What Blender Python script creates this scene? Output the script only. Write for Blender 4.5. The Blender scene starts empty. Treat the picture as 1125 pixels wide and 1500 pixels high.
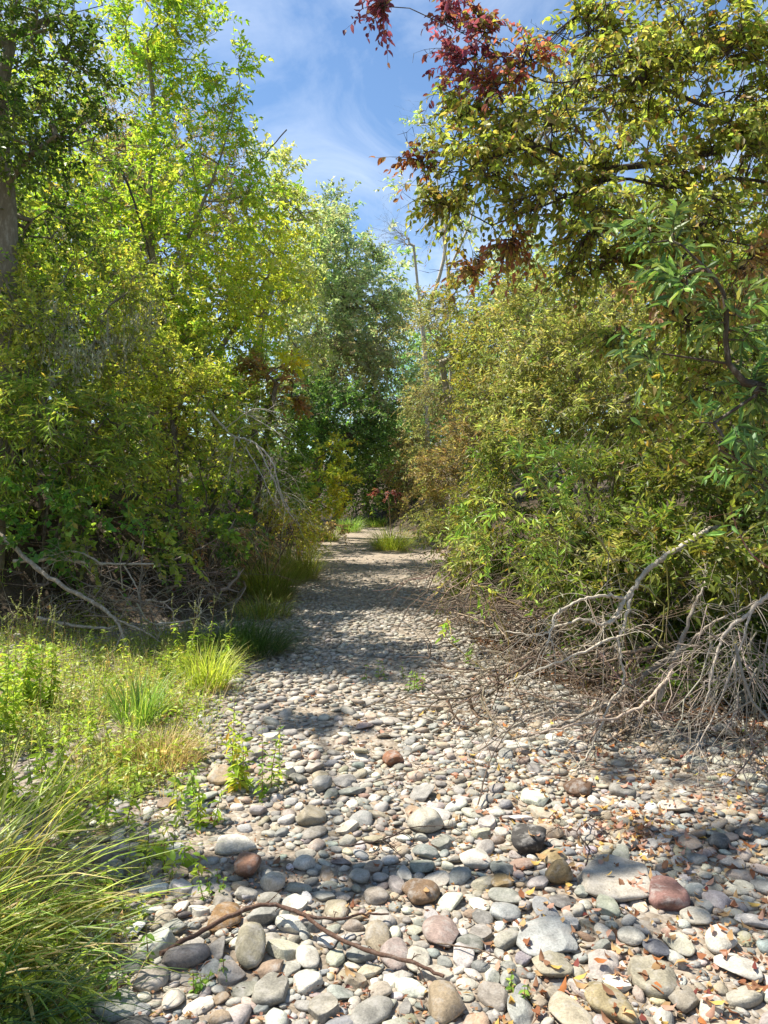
import bpy, math, random
import numpy as np
from mathutils import Vector, Matrix

SEED = 11
LAI = 1.45
LS = 1.22
rng = np.random.default_rng(SEED)
random.seed(SEED)
scene = bpy.context.scene
COL = scene.collection
R = math.radians
F = 1133.0                      # focal length in pixels of the 1125 x 1500 picture
PITCH = math.atan(30.0 / F)     # camera looks down by this
CAMH = 1.6
SUN_AZ, SUN_EL = R(-74), R(60)


def lin(h):
    h = h.lstrip('#')
    c = [int(h[i:i + 2], 16) / 255 for i in (0, 2, 4)]
    return np.array([x / 12.92 if x <= .04045 else ((x + .055) / 1.055) ** 2.4 for x in c])


def ray(px, py):
    a, b = (px - 562.5) / F, (750 - py) / F
    c, s = math.cos(PITCH), math.sin(PITCH)
    return np.array([a, c + b * s, b * c - s])


def W(px, py, d):
    v = ray(px, py)
    v = v / v[1] * d
    return np.array([v[0], d, CAMH + v[2]])


# ------------------------------------------------------------------ terrain
def smooth(t):
    t = np.clip(t, 0, 1)
    return t * t * (3 - 2 * t)


LB_Y = [0, 5, 7.2, 8.6, 9.6, 14, 22, 30, 36, 45]
LB_X = [-5.6, -5.2, -4.6, -3.2, -1.75, -1.75, -2.2, -2.4, -4.5, -9.0]
RB_Y = [0, 3, 5, 6.5, 8, 10, 14, 20, 26, 32, 40]
RB_X = [4.6, 3.6, 3.0, 2.3, 1.9, 1.55, 1.5, 1.8, 1.3, 0.3, -2.5]


def gh(x, y):
    x = np.asarray(x, float)
    y = np.asarray(y, float)
    dl = np.maximum(0, np.interp(y, LB_Y, LB_X) - x)
    dr = np.maximum(0, x - np.interp(y, RB_Y, RB_X))
    h = 1.3 * smooth(dl / 2.6) + .13 * np.minimum(dl, 40) + 1.0 * smooth(dr / 3.0) + .10 * np.minimum(dr, 40)
    df = np.maximum(0, y - 38)
    h = h + .10 * np.minimum(df, 50)
    dk = np.maximum(0, -3 - y)
    h = h + .05 * np.minimum(dk, 40)
    h = h + .05 * np.maximum(0, np.minimum(-1.2 - x, 4)) * (y < 9)
    h = h + .018 * np.sin(1.7 * x + .6 * y) * np.cos(1.1 * y - .7 * x) + .010 * np.sin(4.1 * x + 1.3) * np.sin(3.7 * y)
    return h


def gz(x, y):
    return float(gh(x, y))


def G(px, py):
    v = ray(px, py)
    d = -CAMH / v[2] if v[2] < -1e-4 else 60.0
    for _ in range(12):
        z = gz(v[0] * d, v[1] * d)
        d = .5 * d + .5 * min(80, max(.5, (z - CAMH) / v[2]))
    return np.array([v[0] * d, v[1] * d, gz(v[0] * d, v[1] * d)])


# ------------------------------------------------------------------ meshes
class MB:
    def __init__(self):
        self.v, self.c, self.f, self.n = [], [], [], 0

    def add(self, V, Fc, col, mat=0):
        V = np.asarray(V, np.float32).reshape(-1, 3)
        Fc = np.asarray(Fc, np.int64)
        col = np.asarray(col, np.float32)
        if col.ndim == 1:
            col = np.broadcast_to(col, (len(V), 3))
        self.v.append(V)
        self.c.append(col)
        self.f.append((Fc + self.n, mat))
        self.n += len(V)

    def build(self, name, mats, parent=None, smooth_shade=True):
        me = bpy.data.meshes.new(name)
        if self.n:
            V = np.concatenate(self.v)
            if parent is not None:
                V = V - np.array(parent.location, np.float32)
            C = np.concatenate(self.c)
            me.vertices.add(len(V))
            me.vertices.foreach_set('co', V.ravel())
            loops = np.concatenate([f.ravel() for f, _ in self.f])
            sizes = np.concatenate([np.full(len(f), f.shape[1]) for f, _ in self.f])
            mi = np.concatenate([np.full(len(f), m) for f, m in self.f])
            me.loops.add(len(loops))
            me.loops.foreach_set('vertex_index', loops.astype(np.int32))
            me.polygons.add(len(sizes))
            st = np.concatenate([[0], np.cumsum(sizes)[:-1]])
            me.polygons.foreach_set('loop_start', st.astype(np.int32))
            me.polygons.foreach_set('material_index', mi.astype(np.int32))
            me.polygons.foreach_set('use_smooth', np.full(len(sizes), smooth_shade, bool))
            at = me.color_attributes.new('Col', 'FLOAT_COLOR', 'POINT')
            at.data.foreach_set('color', np.concatenate([C, np.ones((len(C), 1), np.float32)], 1).ravel().astype(np.float32))
            me.update(calc_edges=True)
        for m in (mats if isinstance(mats, (list, tuple)) else [mats]):
            me.materials.append(m)
        o = bpy.data.objects.new(name, me)
        COL.objects.link(o)
        if parent is not None:
            o.parent = parent
        return o


def tag(o, label=None, cat=None, group=None, kind=None):
    for k, val in (('label', label), ('category', cat), ('group', group), ('kind', kind)):
        if val:
            o[k] = val
    return o


def empty(name, loc, label, cat, group=None):
    o = bpy.data.objects.new(name, None)
    COL.objects.link(o)
    o.location = [float(a) for a in loc]
    o.empty_display_size = .1
    return tag(o, label, cat, group)


def norm(a):
    return a / np.maximum(np.linalg.norm(a, axis=-1, keepdims=True), 1e-9)


def frame(T):
    ref = np.where(np.abs(T[:, 2:3]) > .9, np.array([[1., 0, 0]]), np.array([[0, 0, 1.]]))
    S = norm(np.cross(T, ref))
    return S, np.cross(S, T)


def seg_tubes(mb, A, B, ra, rb, n, col, mat=0):
    """many separate tapered twig pieces at once"""
    if len(A) == 0:
        return
    T = norm(B - A)
    S, U = frame(T)
    a = np.arange(n) * 2 * np.pi / n
    ring = S[:, None] * np.cos(a)[None, :, None] + U[:, None] * np.sin(a)[None, :, None]
    e = T * (np.minimum(ra, rb) * .5)[:, None]
    V = np.concatenate([A[:, None] - e[:, None] + ring * ra[:, None, None], B[:, None] + e[:, None] + ring * rb[:, None, None]], 1)
    k = np.arange(n)
    q = np.stack([k, (k + 1) % n, n + (k + 1) % n, n + k], 1)
    Fc = (np.arange(len(A)) * 2 * n)[:, None, None] + q[None]
    c = np.asarray(col)
    if c.ndim == 2:
        c = np.repeat(c, 2 * n, 0)
    mb.add(V.reshape(-1, 3), Fc.reshape(-1, 4), c, mat)


def catmull(P, per=6):
    P = np.asarray(P, float)
    if len(P) < 3:
        t = np.linspace(0, 1, per + 1)[:, None]
        return P[0] * (1 - t) + P[-1] * t
    Q = np.concatenate([[2 * P[0] - P[1]], P, [2 * P[-1] - P[-2]]])
    out = []
    for i in range(len(P) - 1):
        p0, p1, p2, p3 = Q[i:i + 4]
        for t in np.arange(per) / per:
            out.append(.5 * (2 * p1 + (p2 - p0) * t + (2 * p0 - 5 * p1 + 4 * p2 - p3) * t * t + (3 * p1 - p0 - 3 * p2 + p3) * t ** 3))
    out.append(P[-1])
    return np.array(out)


def tube(mb, P, rad, n, col, mat=0, lump=.0):
    """one continuous tube along a polyline, closed at the end"""
    P = np.asarray(P, float)
    rad = np.asarray(rad, float)
    T = norm(np.gradient(P, axis=0))
    S = np.zeros_like(T)
    s = np.cross(T[0], [0.3, .2, 1.0])
    if np.linalg.norm(s) < 1e-3:
        s = np.cross(T[0], [1, 0, 0])
    for i in range(len(P)):
        s = s - T[i] * np.dot(s, T[i])
        s = s / max(np.linalg.norm(s), 1e-9)
        S[i] = s
    U = np.cross(T, S)
    a = np.arange(n) * 2 * np.pi / n
    rr = rad[:, None] * (1 + lump * rng.normal(size=(len(P), n)))
    V = P[:, None] + rr[..., None] * (S[:, None] * np.cos(a)[None, :, None] + U[:, None] * np.sin(a)[None, :, None])
    k = np.arange(n)
    q = np.stack([k, (k + 1) % n, n + (k + 1) % n, n + k], 1)
    Fc = (np.arange(len(P) - 1) * n)[:, None, None] + q[None]
    mb.add(V.reshape(-1, 3), Fc.reshape(-1, 4), col, mat)
    for i, flip in ((0, True), (len(P) - 1, False)):
        V2 = np.concatenate([V[i], P[i][None]])
        t = np.stack([k, (k + 1) % n, np.full(n, n)], 1)
        mb.add(V2, t[:, ::-1] if flip else t, col, mat)


LEAF_FINE = (np.array([[0, 0, 0], [.3, .5, .06], [.3, 0, -.03], [.3, -.5, .06], [.68, .4, .02], [.68, 0, -.07], [.68, -.4, .02], [1, 0, -.2]]),
             np.array([[0, 2, 1], [0, 3, 2], [1, 2, 4], [2, 5, 4], [2, 3, 5], [3, 6, 5], [4, 5, 7], [5, 6, 7]]))
LEAF_MID = (np.array([[0, 0, 0], [.42, .5, .07], [1, 0, -.12], [.42, -.5, .07]]), np.array([[0, 2, 1], [0, 3, 2]]))


def leaves(mb, P, T, N, L, Wd, col, tmpl=LEAF_MID, mat=0):
    if len(P) == 0:
        return
    T = norm(T)
    N = norm(N - T * np.sum(N * T, 1, keepdims=True))
    S = np.cross(T, N)
    tv, tf = tmpl
    V = P[:, None] + T[:, None] * (tv[None, :, 0:1] * L[:, None, None]) + S[:, None] * (tv[None, :, 1:2] * Wd[:, None, None]) \
        + N[:, None] * (tv[None, :, 2:3] * L[:, None, None])
    Fc = (np.arange(len(P)) * len(tv))[:, None, None] + tf[None]
    mb.add(V.reshape(-1, 3), Fc.reshape(-1, 3), np.repeat(col, len(tv), 0), mat)


def pal_cols(pal, n, jit=.18):
    """pal: list of (hex, weight)"""
    cs = np.array([lin(h) for h, _ in pal])
    w = np.array([x for _, x in pal], float)
    i = rng.choice(len(cs), n, p=w / w.sum())
    j = rng.choice(len(cs), n, p=w / w.sum())
    t = rng.random((n, 1)) * .5
    c = cs[i] * (1 - t) + cs[j] * t
    return np.clip(c * np.exp(rng.normal(0, jit, (n, 1))) * np.exp(rng.normal(0, .035, (n, 3))), 0, .8)


# ------------------------------------------------------------------ materials
def new_mat(name):
    m = bpy.data.materials.new(name)
    m.use_nodes = True
    m.node_tree.nodes.clear()
    return m, m.node_tree.nodes, m.node_tree.links


def nd(ns, typ, **kw):
    n = ns.new(typ)
    for k, v in kw.items():
        if k in n.inputs.keys() if isinstance(k, str) else False:
            n.inputs[k].default_value = v
        else:
            setattr(n, k, v)
    return n


def leaf_mat(name, transl=.53, rough=.45, spec=.38, tint=(1.45, 1.45, .95)):
    m, ns, ln = new_mat(name)
    out = ns.new('ShaderNodeOutputMaterial')
    at = ns.new('ShaderNodeAttribute'); at.attribute_name = 'Col'
    tc = ns.new('ShaderNodeTexCoord')
    nz = ns.new('ShaderNodeTexNoise'); nz.inputs['Scale'].default_value = 60; nz.inputs['Detail'].default_value = 3
    ln.new(tc.outputs['Object'], nz.inputs['Vector'])
    mr = ns.new('ShaderNodeMapRange'); mr.inputs[3].default_value = .75; mr.inputs[4].default_value = 1.25
    ln.new(nz.outputs['Fac'], mr.inputs[0])
    mul = ns.new('ShaderNodeVectorMath'); mul.operation = 'SCALE'
    ln.new(at.outputs['Color'], mul.inputs[0]); ln.new(mr.outputs[0], mul.inputs['Scale'])
    p = ns.new('ShaderNodeBsdfPrincipled')
    p.inputs['Roughness'].default_value = rough
    p.inputs['Specular IOR Level'].default_value = spec
    ln.new(mul.outputs[0], p.inputs['Base Color'])
    m2 = ns.new('ShaderNodeVectorMath'); m2.operation = 'MULTIPLY'; m2.inputs[1].default_value = tint
    ln.new(mul.outputs[0], m2.inputs[0])
    t = ns.new('ShaderNodeBsdfTranslucent')
    ln.new(m2.outputs[0], t.inputs['Color'])
    mx = ns.new('ShaderNodeMixShader'); mx.inputs[0].default_value = transl
    ln.new(p.outputs[0], mx.inputs[1]); ln.new(t.outputs[0], mx.inputs[2])
    ln.new(mx.outputs[0], out.inputs['Surface'])
    return m


def bark_mat(name, spot='#b9b4a4', amount=.35, scale=9):
    m, ns, ln = new_mat(name)
    out = ns.new('ShaderNodeOutputMaterial')
    at = ns.new('ShaderNodeAttribute'); at.attribute_name = 'Col'
    tc = ns.new('ShaderNodeTexCoord')
    mp = ns.new('ShaderNodeMapping'); mp.inputs['Scale'].default_value = (scale, scale, scale * .35)
    ln.new(tc.outputs['Object'], mp.inputs[0])
    nz = ns.new('ShaderNodeTexNoise'); nz.inputs['Scale'].default_value = 3; nz.inputs['Detail'].default_value = 8; nz.inputs['Roughness'].default_value = .7
    ln.new(mp.outputs[0], nz.inputs['Vector'])
    cr = ns.new('ShaderNodeValToRGB')
    cr.color_ramp.elements[0].position = .5; cr.color_ramp.elements[1].position = .66
    ln.new(nz.outputs['Fac'], cr.inputs[0])
    ms = ns.new('ShaderNodeMath'); ms.operation = 'MULTIPLY'; ms.inputs[1].default_value = amount
    ln.new(cr.outputs[0], ms.inputs[0])
    mix = ns.new('ShaderNodeMix'); mix.data_type = 'RGBA'
    ln.new(ms.outputs[0], mix.inputs[0]); ln.new(at.outputs['Color'], mix.inputs[6])
    mix.inputs[7].default_value = (*lin(spot), 1)
    mr = ns.new('ShaderNodeMapRange'); mr.inputs[3].default_value = .55; mr.inputs[4].default_value = 1.4
    ln.new(nz.outputs['Fac'], mr.inputs[0])
    sc = ns.new('ShaderNodeVectorMath'); sc.operation = 'SCALE'
    ln.new(mix.outputs[2], sc.inputs[0]); ln.new(mr.outputs[0], sc.inputs['Scale'])
    p = ns.new('ShaderNodeBsdfPrincipled'); p.inputs['Roughness'].default_value = .85; p.inputs['Specular IOR Level'].default_value = .25
    ln.new(sc.outputs[0], p.inputs['Base Color'])
    b = ns.new('ShaderNodeBump'); b.inputs['Strength'].default_value = .6; b.inputs['Distance'].default_value = .01
    ln.new(nz.outputs['Fac'], b.inputs['Height']); ln.new(b.outputs[0], p.inputs['Normal'])
    ln.new(p.outputs[0], out.inputs['Surface'])
    return m


def stone_mat(name, per_object):
    m, ns, ln = new_mat(name)
    out = ns.new('ShaderNodeOutputMaterial')
    geo = ns.new('ShaderNodeNewGeometry')
    if per_object:
        src = ns.new('ShaderNodeObjectInfo'); colr = src.outputs['Color']
    else:
        src = ns.new('ShaderNodeAttribute'); src.attribute_name = 'Col'; colr = src.outputs['Color']
    big = ns.new('ShaderNodeTexNoise'); big.inputs['Scale'].default_value = 14; big.inputs['Detail'].default_value = 5; big.inputs['Distortion'].default_value = .6
    fine = ns.new('ShaderNodeTexNoise'); fine.inputs['Scale'].default_value = 130; fine.inputs['Detail'].default_value = 4; fine.inputs['Roughness'].default_value = .7
    vor = ns.new('ShaderNodeTexVoronoi'); vor.inputs['Scale'].default_value = 260
    for n in (big, fine, vor):
        ln.new(geo.outputs['Position'], n.inputs['Vector'])
    mr = ns.new('ShaderNodeMapRange'); mr.inputs[1].default_value = .3; mr.inputs[2].default_value = .7; mr.inputs[3].default_value = .66; mr.inputs[4].default_value = 1.3
    ln.new(big.outputs['Fac'], mr.inputs[0])
    mr2 = ns.new('ShaderNodeMapRange'); mr2.inputs[1].default_value = .3; mr2.inputs[2].default_value = .7; mr2.inputs[3].default_value = .7; mr2.inputs[4].default_value = 1.3
    ln.new(fine.outputs['Fac'], mr2.inputs[0])
    mm = ns.new('ShaderNodeMath'); mm.operation = 'MULTIPLY'
    ln.new(mr.outputs[0], mm.inputs[0]); ln.new(mr2.outputs[0], mm.inputs[1])
    sc = ns.new('ShaderNodeVectorMath'); sc.operation = 'SCALE'
    ln.new(colr, sc.inputs[0]); ln.new(mm.outputs[0], sc.inputs['Scale'])
    # dried pale silt film in patches
    sn = ns.new('ShaderNodeTexNoise'); sn.inputs['Scale'].default_value = 23; sn.inputs['Detail'].default_value = 6; sn.inputs['Roughness'].default_value = .65
    ln.new(geo.outputs['Position'], sn.inputs['Vector'])
    cr = ns.new('ShaderNodeValToRGB'); cr.color_ramp.elements[0].position = .5; cr.color_ramp.elements[1].position = .68
    ln.new(sn.outputs['Fac'], cr.inputs[0])
    m3 = ns.new('ShaderNodeMath'); m3.operation = 'MULTIPLY'; m3.inputs[1].default_value = .65
    ln.new(cr.outputs[0], m3.inputs[0])
    mix = ns.new('ShaderNodeMix'); mix.data_type = 'RGBA'
    ln.new(m3.outputs[0], mix.inputs[0]); ln.new(sc.outputs[0], mix.inputs[6]); mix.inputs[7].default_value = (.38, .355, .32, 1)
    p = ns.new('ShaderNodeBsdfPrincipled'); p.inputs['Roughness'].default_value = .8; p.inputs['Specular IOR Level'].default_value = .3
    ln.new(mix.outputs[2], p.inputs['Base Color'])
    b = ns.new('ShaderNodeBump'); b.inputs['Strength'].default_value = .6; b.inputs['Distance'].default_value = .006
    ad = ns.new('ShaderNodeMath'); ad.operation = 'ADD'
    ln.new(fine.outputs['Fac'], ad.inputs[0]); ln.new(big.outputs['Fac'], ad.inputs[1])
    ln.new(ad.outputs[0], b.inputs['Height']); ln.new(b.outputs[0], p.inputs['Normal'])
    ln.new(p.outputs[0], out.inputs['Surface'])
    return m


def ground_mat():
    m, ns, ln = new_mat('creek_ground')
    out = ns.new('ShaderNodeOutputMaterial')
    at = ns.new('ShaderNodeAttribute'); at.attribute_name = 'Col'
    geo = ns.new('ShaderNodeNewGeometry')
    nz = ns.new('ShaderNodeTexNoise'); nz.inputs['Scale'].default_value = 2.2; nz.inputs['Detail'].default_value = 8
    ln.new(geo.outputs['Position'], nz.inputs['Vector'])
    v1 = ns.new('ShaderNodeTexVoronoi'); v1.inputs['Scale'].default_value = 14; v1.inputs['Randomness'].default_value = 1
    v2 = ns.new('ShaderNodeTexVoronoi'); v2.inputs['Scale'].default_value = 48
    for v in (v1, v2):
        ln.new(geo.outputs['Position'], v.inputs['Vector'])
    # pebble colours by cell
    hs = ns.new('ShaderNodeMix'); hs.data_type = 'RGBA'; hs.inputs[0].default_value = .5
    sep = ns.new('ShaderNodeSeparateColor'); ln.new(v1.outputs['Color'], sep.inputs[0])
    sep2 = ns.new('ShaderNodeSeparateColor'); ln.new(v2.outputs['Color'], sep2.inputs[0])
    ad = ns.new('ShaderNodeMath'); ad.operation = 'ADD'
    ln.new(sep.outputs[0], ad.inputs[0]); ln.new(sep2.outputs[0], ad.inputs[1])
    cr = ns.new('ShaderNodeValToRGB')
    e = cr.color_ramp.elements
    e[0].position = .1; e[0].color = (.19, .155, .115, 1)
    e[1].position = .95; e[1].color = (.42, .38, .32, 1)
    e2 = e.new(.5); e2.color = (.29, .24, .185, 1)
    hf = ns.new('ShaderNodeMath'); hf.operation = 'MULTIPLY'; hf.inputs[1].default_value = .5
    ln.new(ad.outputs[0], hf.inputs[0]); ln.new(hf.outputs[0], cr.inputs[0])
    # soil colour
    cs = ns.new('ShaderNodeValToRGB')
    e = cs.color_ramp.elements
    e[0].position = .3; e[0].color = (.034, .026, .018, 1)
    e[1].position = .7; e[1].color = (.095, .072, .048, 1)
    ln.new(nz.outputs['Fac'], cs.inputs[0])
    # mask: attribute red = how much soil plus shade painted below the brush, green = sandy
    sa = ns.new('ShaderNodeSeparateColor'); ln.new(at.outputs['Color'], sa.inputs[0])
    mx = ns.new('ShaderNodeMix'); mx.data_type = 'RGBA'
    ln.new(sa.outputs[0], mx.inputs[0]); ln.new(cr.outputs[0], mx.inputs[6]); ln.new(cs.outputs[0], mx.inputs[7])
    sand = ns.new('ShaderNodeMix'); sand.data_type = 'RGBA'
    ln.new(sa.outputs[1], sand.inputs[0]); ln.new(mx.outputs[2], sand.inputs[6]); sand.inputs[7].default_value = (.33, .27, .21, 1)
    mr = ns.new('ShaderNodeMapRange'); mr.inputs[3].default_value = .7; mr.inputs[4].default_value = 1.3
    ln.new(nz.outputs['Fac'], mr.inputs[0])
    sc = ns.new('ShaderNodeVectorMath'); sc.operation = 'SCALE'
    ln.new(sand.outputs[2], sc.inputs[0]); ln.new(mr.outputs[0], sc.inputs['Scale'])
    p = ns.new('ShaderNodeBsdfPrincipled'); p.inputs['Roughness'].default_value = .95; p.inputs['Specular IOR Level'].default_value = .15
    ln.new(sc.outputs[0], p.inputs['Base Color'])
    b1 = ns.new('ShaderNodeBump'); b1.invert = True; b1.inputs['Strength'].default_value = .9; b1.inputs['Distance'].default_value = .03
    ln.new(v1.outputs['Distance'], b1.inputs['Height'])
    b2 = ns.new('ShaderNodeBump'); b2.invert = True; b2.inputs['Strength'].default_value = .7; b2.inputs['Distance'].default_value = .01
    ln.new(v2.outputs['Distance'], b2.inputs['Height']); ln.new(b1.outputs[0], b2.inputs['Normal'])
    ln.new(b2.outputs[0], p.inputs['Normal'])
    ln.new(p.outputs[0], out.inputs['Surface'])
    return m


M_LEAF = leaf_mat('leaf_blade')
M_WAXY = leaf_mat('waxy_leaf', transl=.3, rough=.45, spec=.4)
M_DRY = leaf_mat('dry_leaf', transl=.25, rough=.7, spec=.2, tint=(1.3, 1.1, .8))
M_GRASS = leaf_mat('grass_blade', transl=.4, rough=.4, spec=.4)
M_BARK = bark_mat('bark')
M_PALE = bark_mat('weathered_wood', '#d8d2c4', .5, 16)
M_TWIG = bark_mat('twig_bark', '#a9a294', .2, 20)
M_STONE_O = stone_mat('cobble_stone', True)
M_STONE_A = stone_mat('gravel_stone', False)
M_GROUND = ground_mat()

# ------------------------------------------------------------------ ground sheet
def build_ground():
    t = np.linspace(-1, 1, 261)
    xs = np.sinh(t * 5.2) / np.sinh(5.2) * 420
    t2 = np.linspace(-.82, 1, 300)
    ys = 6 + np.sinh(t2 * 5.0) / np.sinh(5.0) * 420
    X, Y = np.meshgrid(xs, ys)
    Z = gh(X, Y)
    V = np.stack([X, Y, Z], -1).reshape(-1, 3)
    ny, nx = X.shape
    i = (np.arange(ny - 1)[:, None] * nx + np.arange(nx - 1)[None]).ravel()
    Fc = np.stack([i, i + 1, i + nx + 1, i + nx], 1)
    dl = np.interp(Y, LB_Y, LB_X) - X
    dr = X - np.interp(Y, RB_Y, RB_X)
    under = (Y > 4.6) & (Y < 9) & (X > 0)  # soil pushed out below the brush, darkening the ground in place of shade
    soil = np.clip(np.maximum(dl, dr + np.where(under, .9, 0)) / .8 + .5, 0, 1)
    soil = np.maximum(soil, smooth((Y - 34) / 4))
    bench = smooth((-1.0 - X) / .8) * smooth((8.5 - Y) / 1.5) * .35
    sand = smooth((Y - 11) / 9) * (1 - soil) * .9
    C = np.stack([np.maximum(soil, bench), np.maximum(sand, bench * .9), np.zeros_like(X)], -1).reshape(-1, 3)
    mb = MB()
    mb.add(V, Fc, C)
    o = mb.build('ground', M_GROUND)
    tag(o, kind='structure')


build_ground()

# ------------------------------------------------------------------ stones
def ico(sub):
    import bmesh
    bm = bmesh.new()
    bmesh.ops.create_icosphere(bm, subdivisions=sub, radius=1)
    bm.verts.ensure_lookup_table()
    V = np.array([v.co for v in bm.verts]); Fc = np.array([[v.index for v in f.verts] for f in bm.faces])
    bm.free()
    return V, Fc


def lump(V, amp, freq, r):
    o = np.zeros(len(V))
    for k in range(5):
        d = norm(r.normal(size=(1, 3)))[0] * freq * (1 + .5 * k)
        o += np.sin(V @ d + r.random() * 6.28) / (1 + k * .7)
    return V * (1 + amp * o[:, None] * .5)


def stone_shape(sub, r, kind):
    """unit stone about 2 wide, 2 long, flattened; kind 0 = river-rounded, 1 = blocky, 2 = slab, 3 = angular"""
    V, Fc = ico(sub)
    if kind == 0:
        V = lump(V, .17, 1.7, r)
        V = lump(V, .05, 3.6, r)
        for k in range(6):
            n = norm(r.normal(size=3) * [1, 1, .8])
            dist = V @ n - r.uniform(.64, .95)
            V = V - np.maximum(dist, 0)[:, None] * n * r.uniform(.55, .95)
        V = lump(V, .03, 6, r)
    else:
        V = lump(V, .10, 1.5, r)
        for k in range({1: 9, 2: 8, 3: 13}[kind]):
            n = norm(r.normal(size=3) * ([1, 1, .7] if kind != 2 else [1, 1, .3]))
            d = r.uniform(.62, .92)
            dist = V @ n - d
            V = V - np.maximum(dist, 0)[:, None] * n * .93
        if kind == 2:
            V[:, 2] = np.clip(V[:, 2], -.55, .5 + .06 * V[:, 0])
        V = lump(V, .035, 5, r)
    V = V - (V.max(0) + V.min(0)) / 2
    return V / np.abs(V).max(0), Fc


def stone_mesh(name, V, Fc):
    me = bpy.data.meshes.new(name)
    me.vertices.add(len(V)); me.vertices.foreach_set('co', V.astype(np.float32).ravel())
    me.loops.add(len(Fc) * 3); me.loops.foreach_set('vertex_index', Fc.astype(np.int32).ravel())
    me.polygons.add(len(Fc)); me.polygons.foreach_set('loop_start', (np.arange(len(Fc)) * 3).astype(np.int32))
    me.polygons.foreach_set('use_smooth', np.ones(len(Fc), bool))
    me.update(calc_edges=True)
    me.materials.append(M_STONE_O)
    return me


r_ = np.random.default_rng(5)
SHAPES = {k: [stone_mesh('cobble_shape', *stone_shape(4 if k else 3, r_, k)) for _ in range(n)] for k, n in ((0, 16), (1, 8), (2, 6), (3, 6))}
RAW1 = [stone_shape(1, r_, 0) for _ in range(12)]
RAW2 = [stone_shape(2, r_, k) for k in (0, 0, 0, 1, 1, 3, 0, 2, 1, 2, 3, 1, 3, 1, 2, 0, 1, 3)]

PLACED = []          # x, y, z centre, rx, ry, rz, yaw


def top_at(x, y):
    z = gz(x, y)
    for (sx, sy, sz, a, b, c, yaw) in NEAR.get((int(x // .15), int(y // .15)), ()):
        dx, dy = x - sx, y - sy
        u = (dx * math.cos(yaw) + dy * math.sin(yaw)) / a
        v = (-dx * math.sin(yaw) + dy * math.cos(yaw)) / b
        q = 1 - u * u - v * v
        if q > 0:
            z = max(z, sz + c * math.sqrt(q))
    return z


NEAR = {}


def remember(st):
    PLACED.append(st)
    rr = max(st[3], st[4])
    for i in range(int((st[0] - rr) // .15), int((st[0] + rr) // .15) + 1):
        for j in range(int((st[1] - rr) // .15), int((st[1] + rr) // .15) + 1):
            NEAR.setdefault((i, j), []).append(st)


def add_stone(x, y, a, b, c, yaw, kind, col, label, name='river_cobble', tilt=(0, 0), sink=.35, group='cobbles of the dry creek bed', lift=0):
    o = bpy.data.objects.new(name, random.choice(SHAPES[kind]))
    COL.objects.link(o)
    z = gz(x, y) + c * (1 - sink) + lift
    o.location = (x, y, z)
    o.scale = (a, b, c)
    o.rotation_euler = (tilt[0], tilt[1], yaw)
    o.color = (*col, 1)
    tag(o, label, 'stone', group)
    remember((x, y, z, a, b, c, yaw))
    return o


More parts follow.
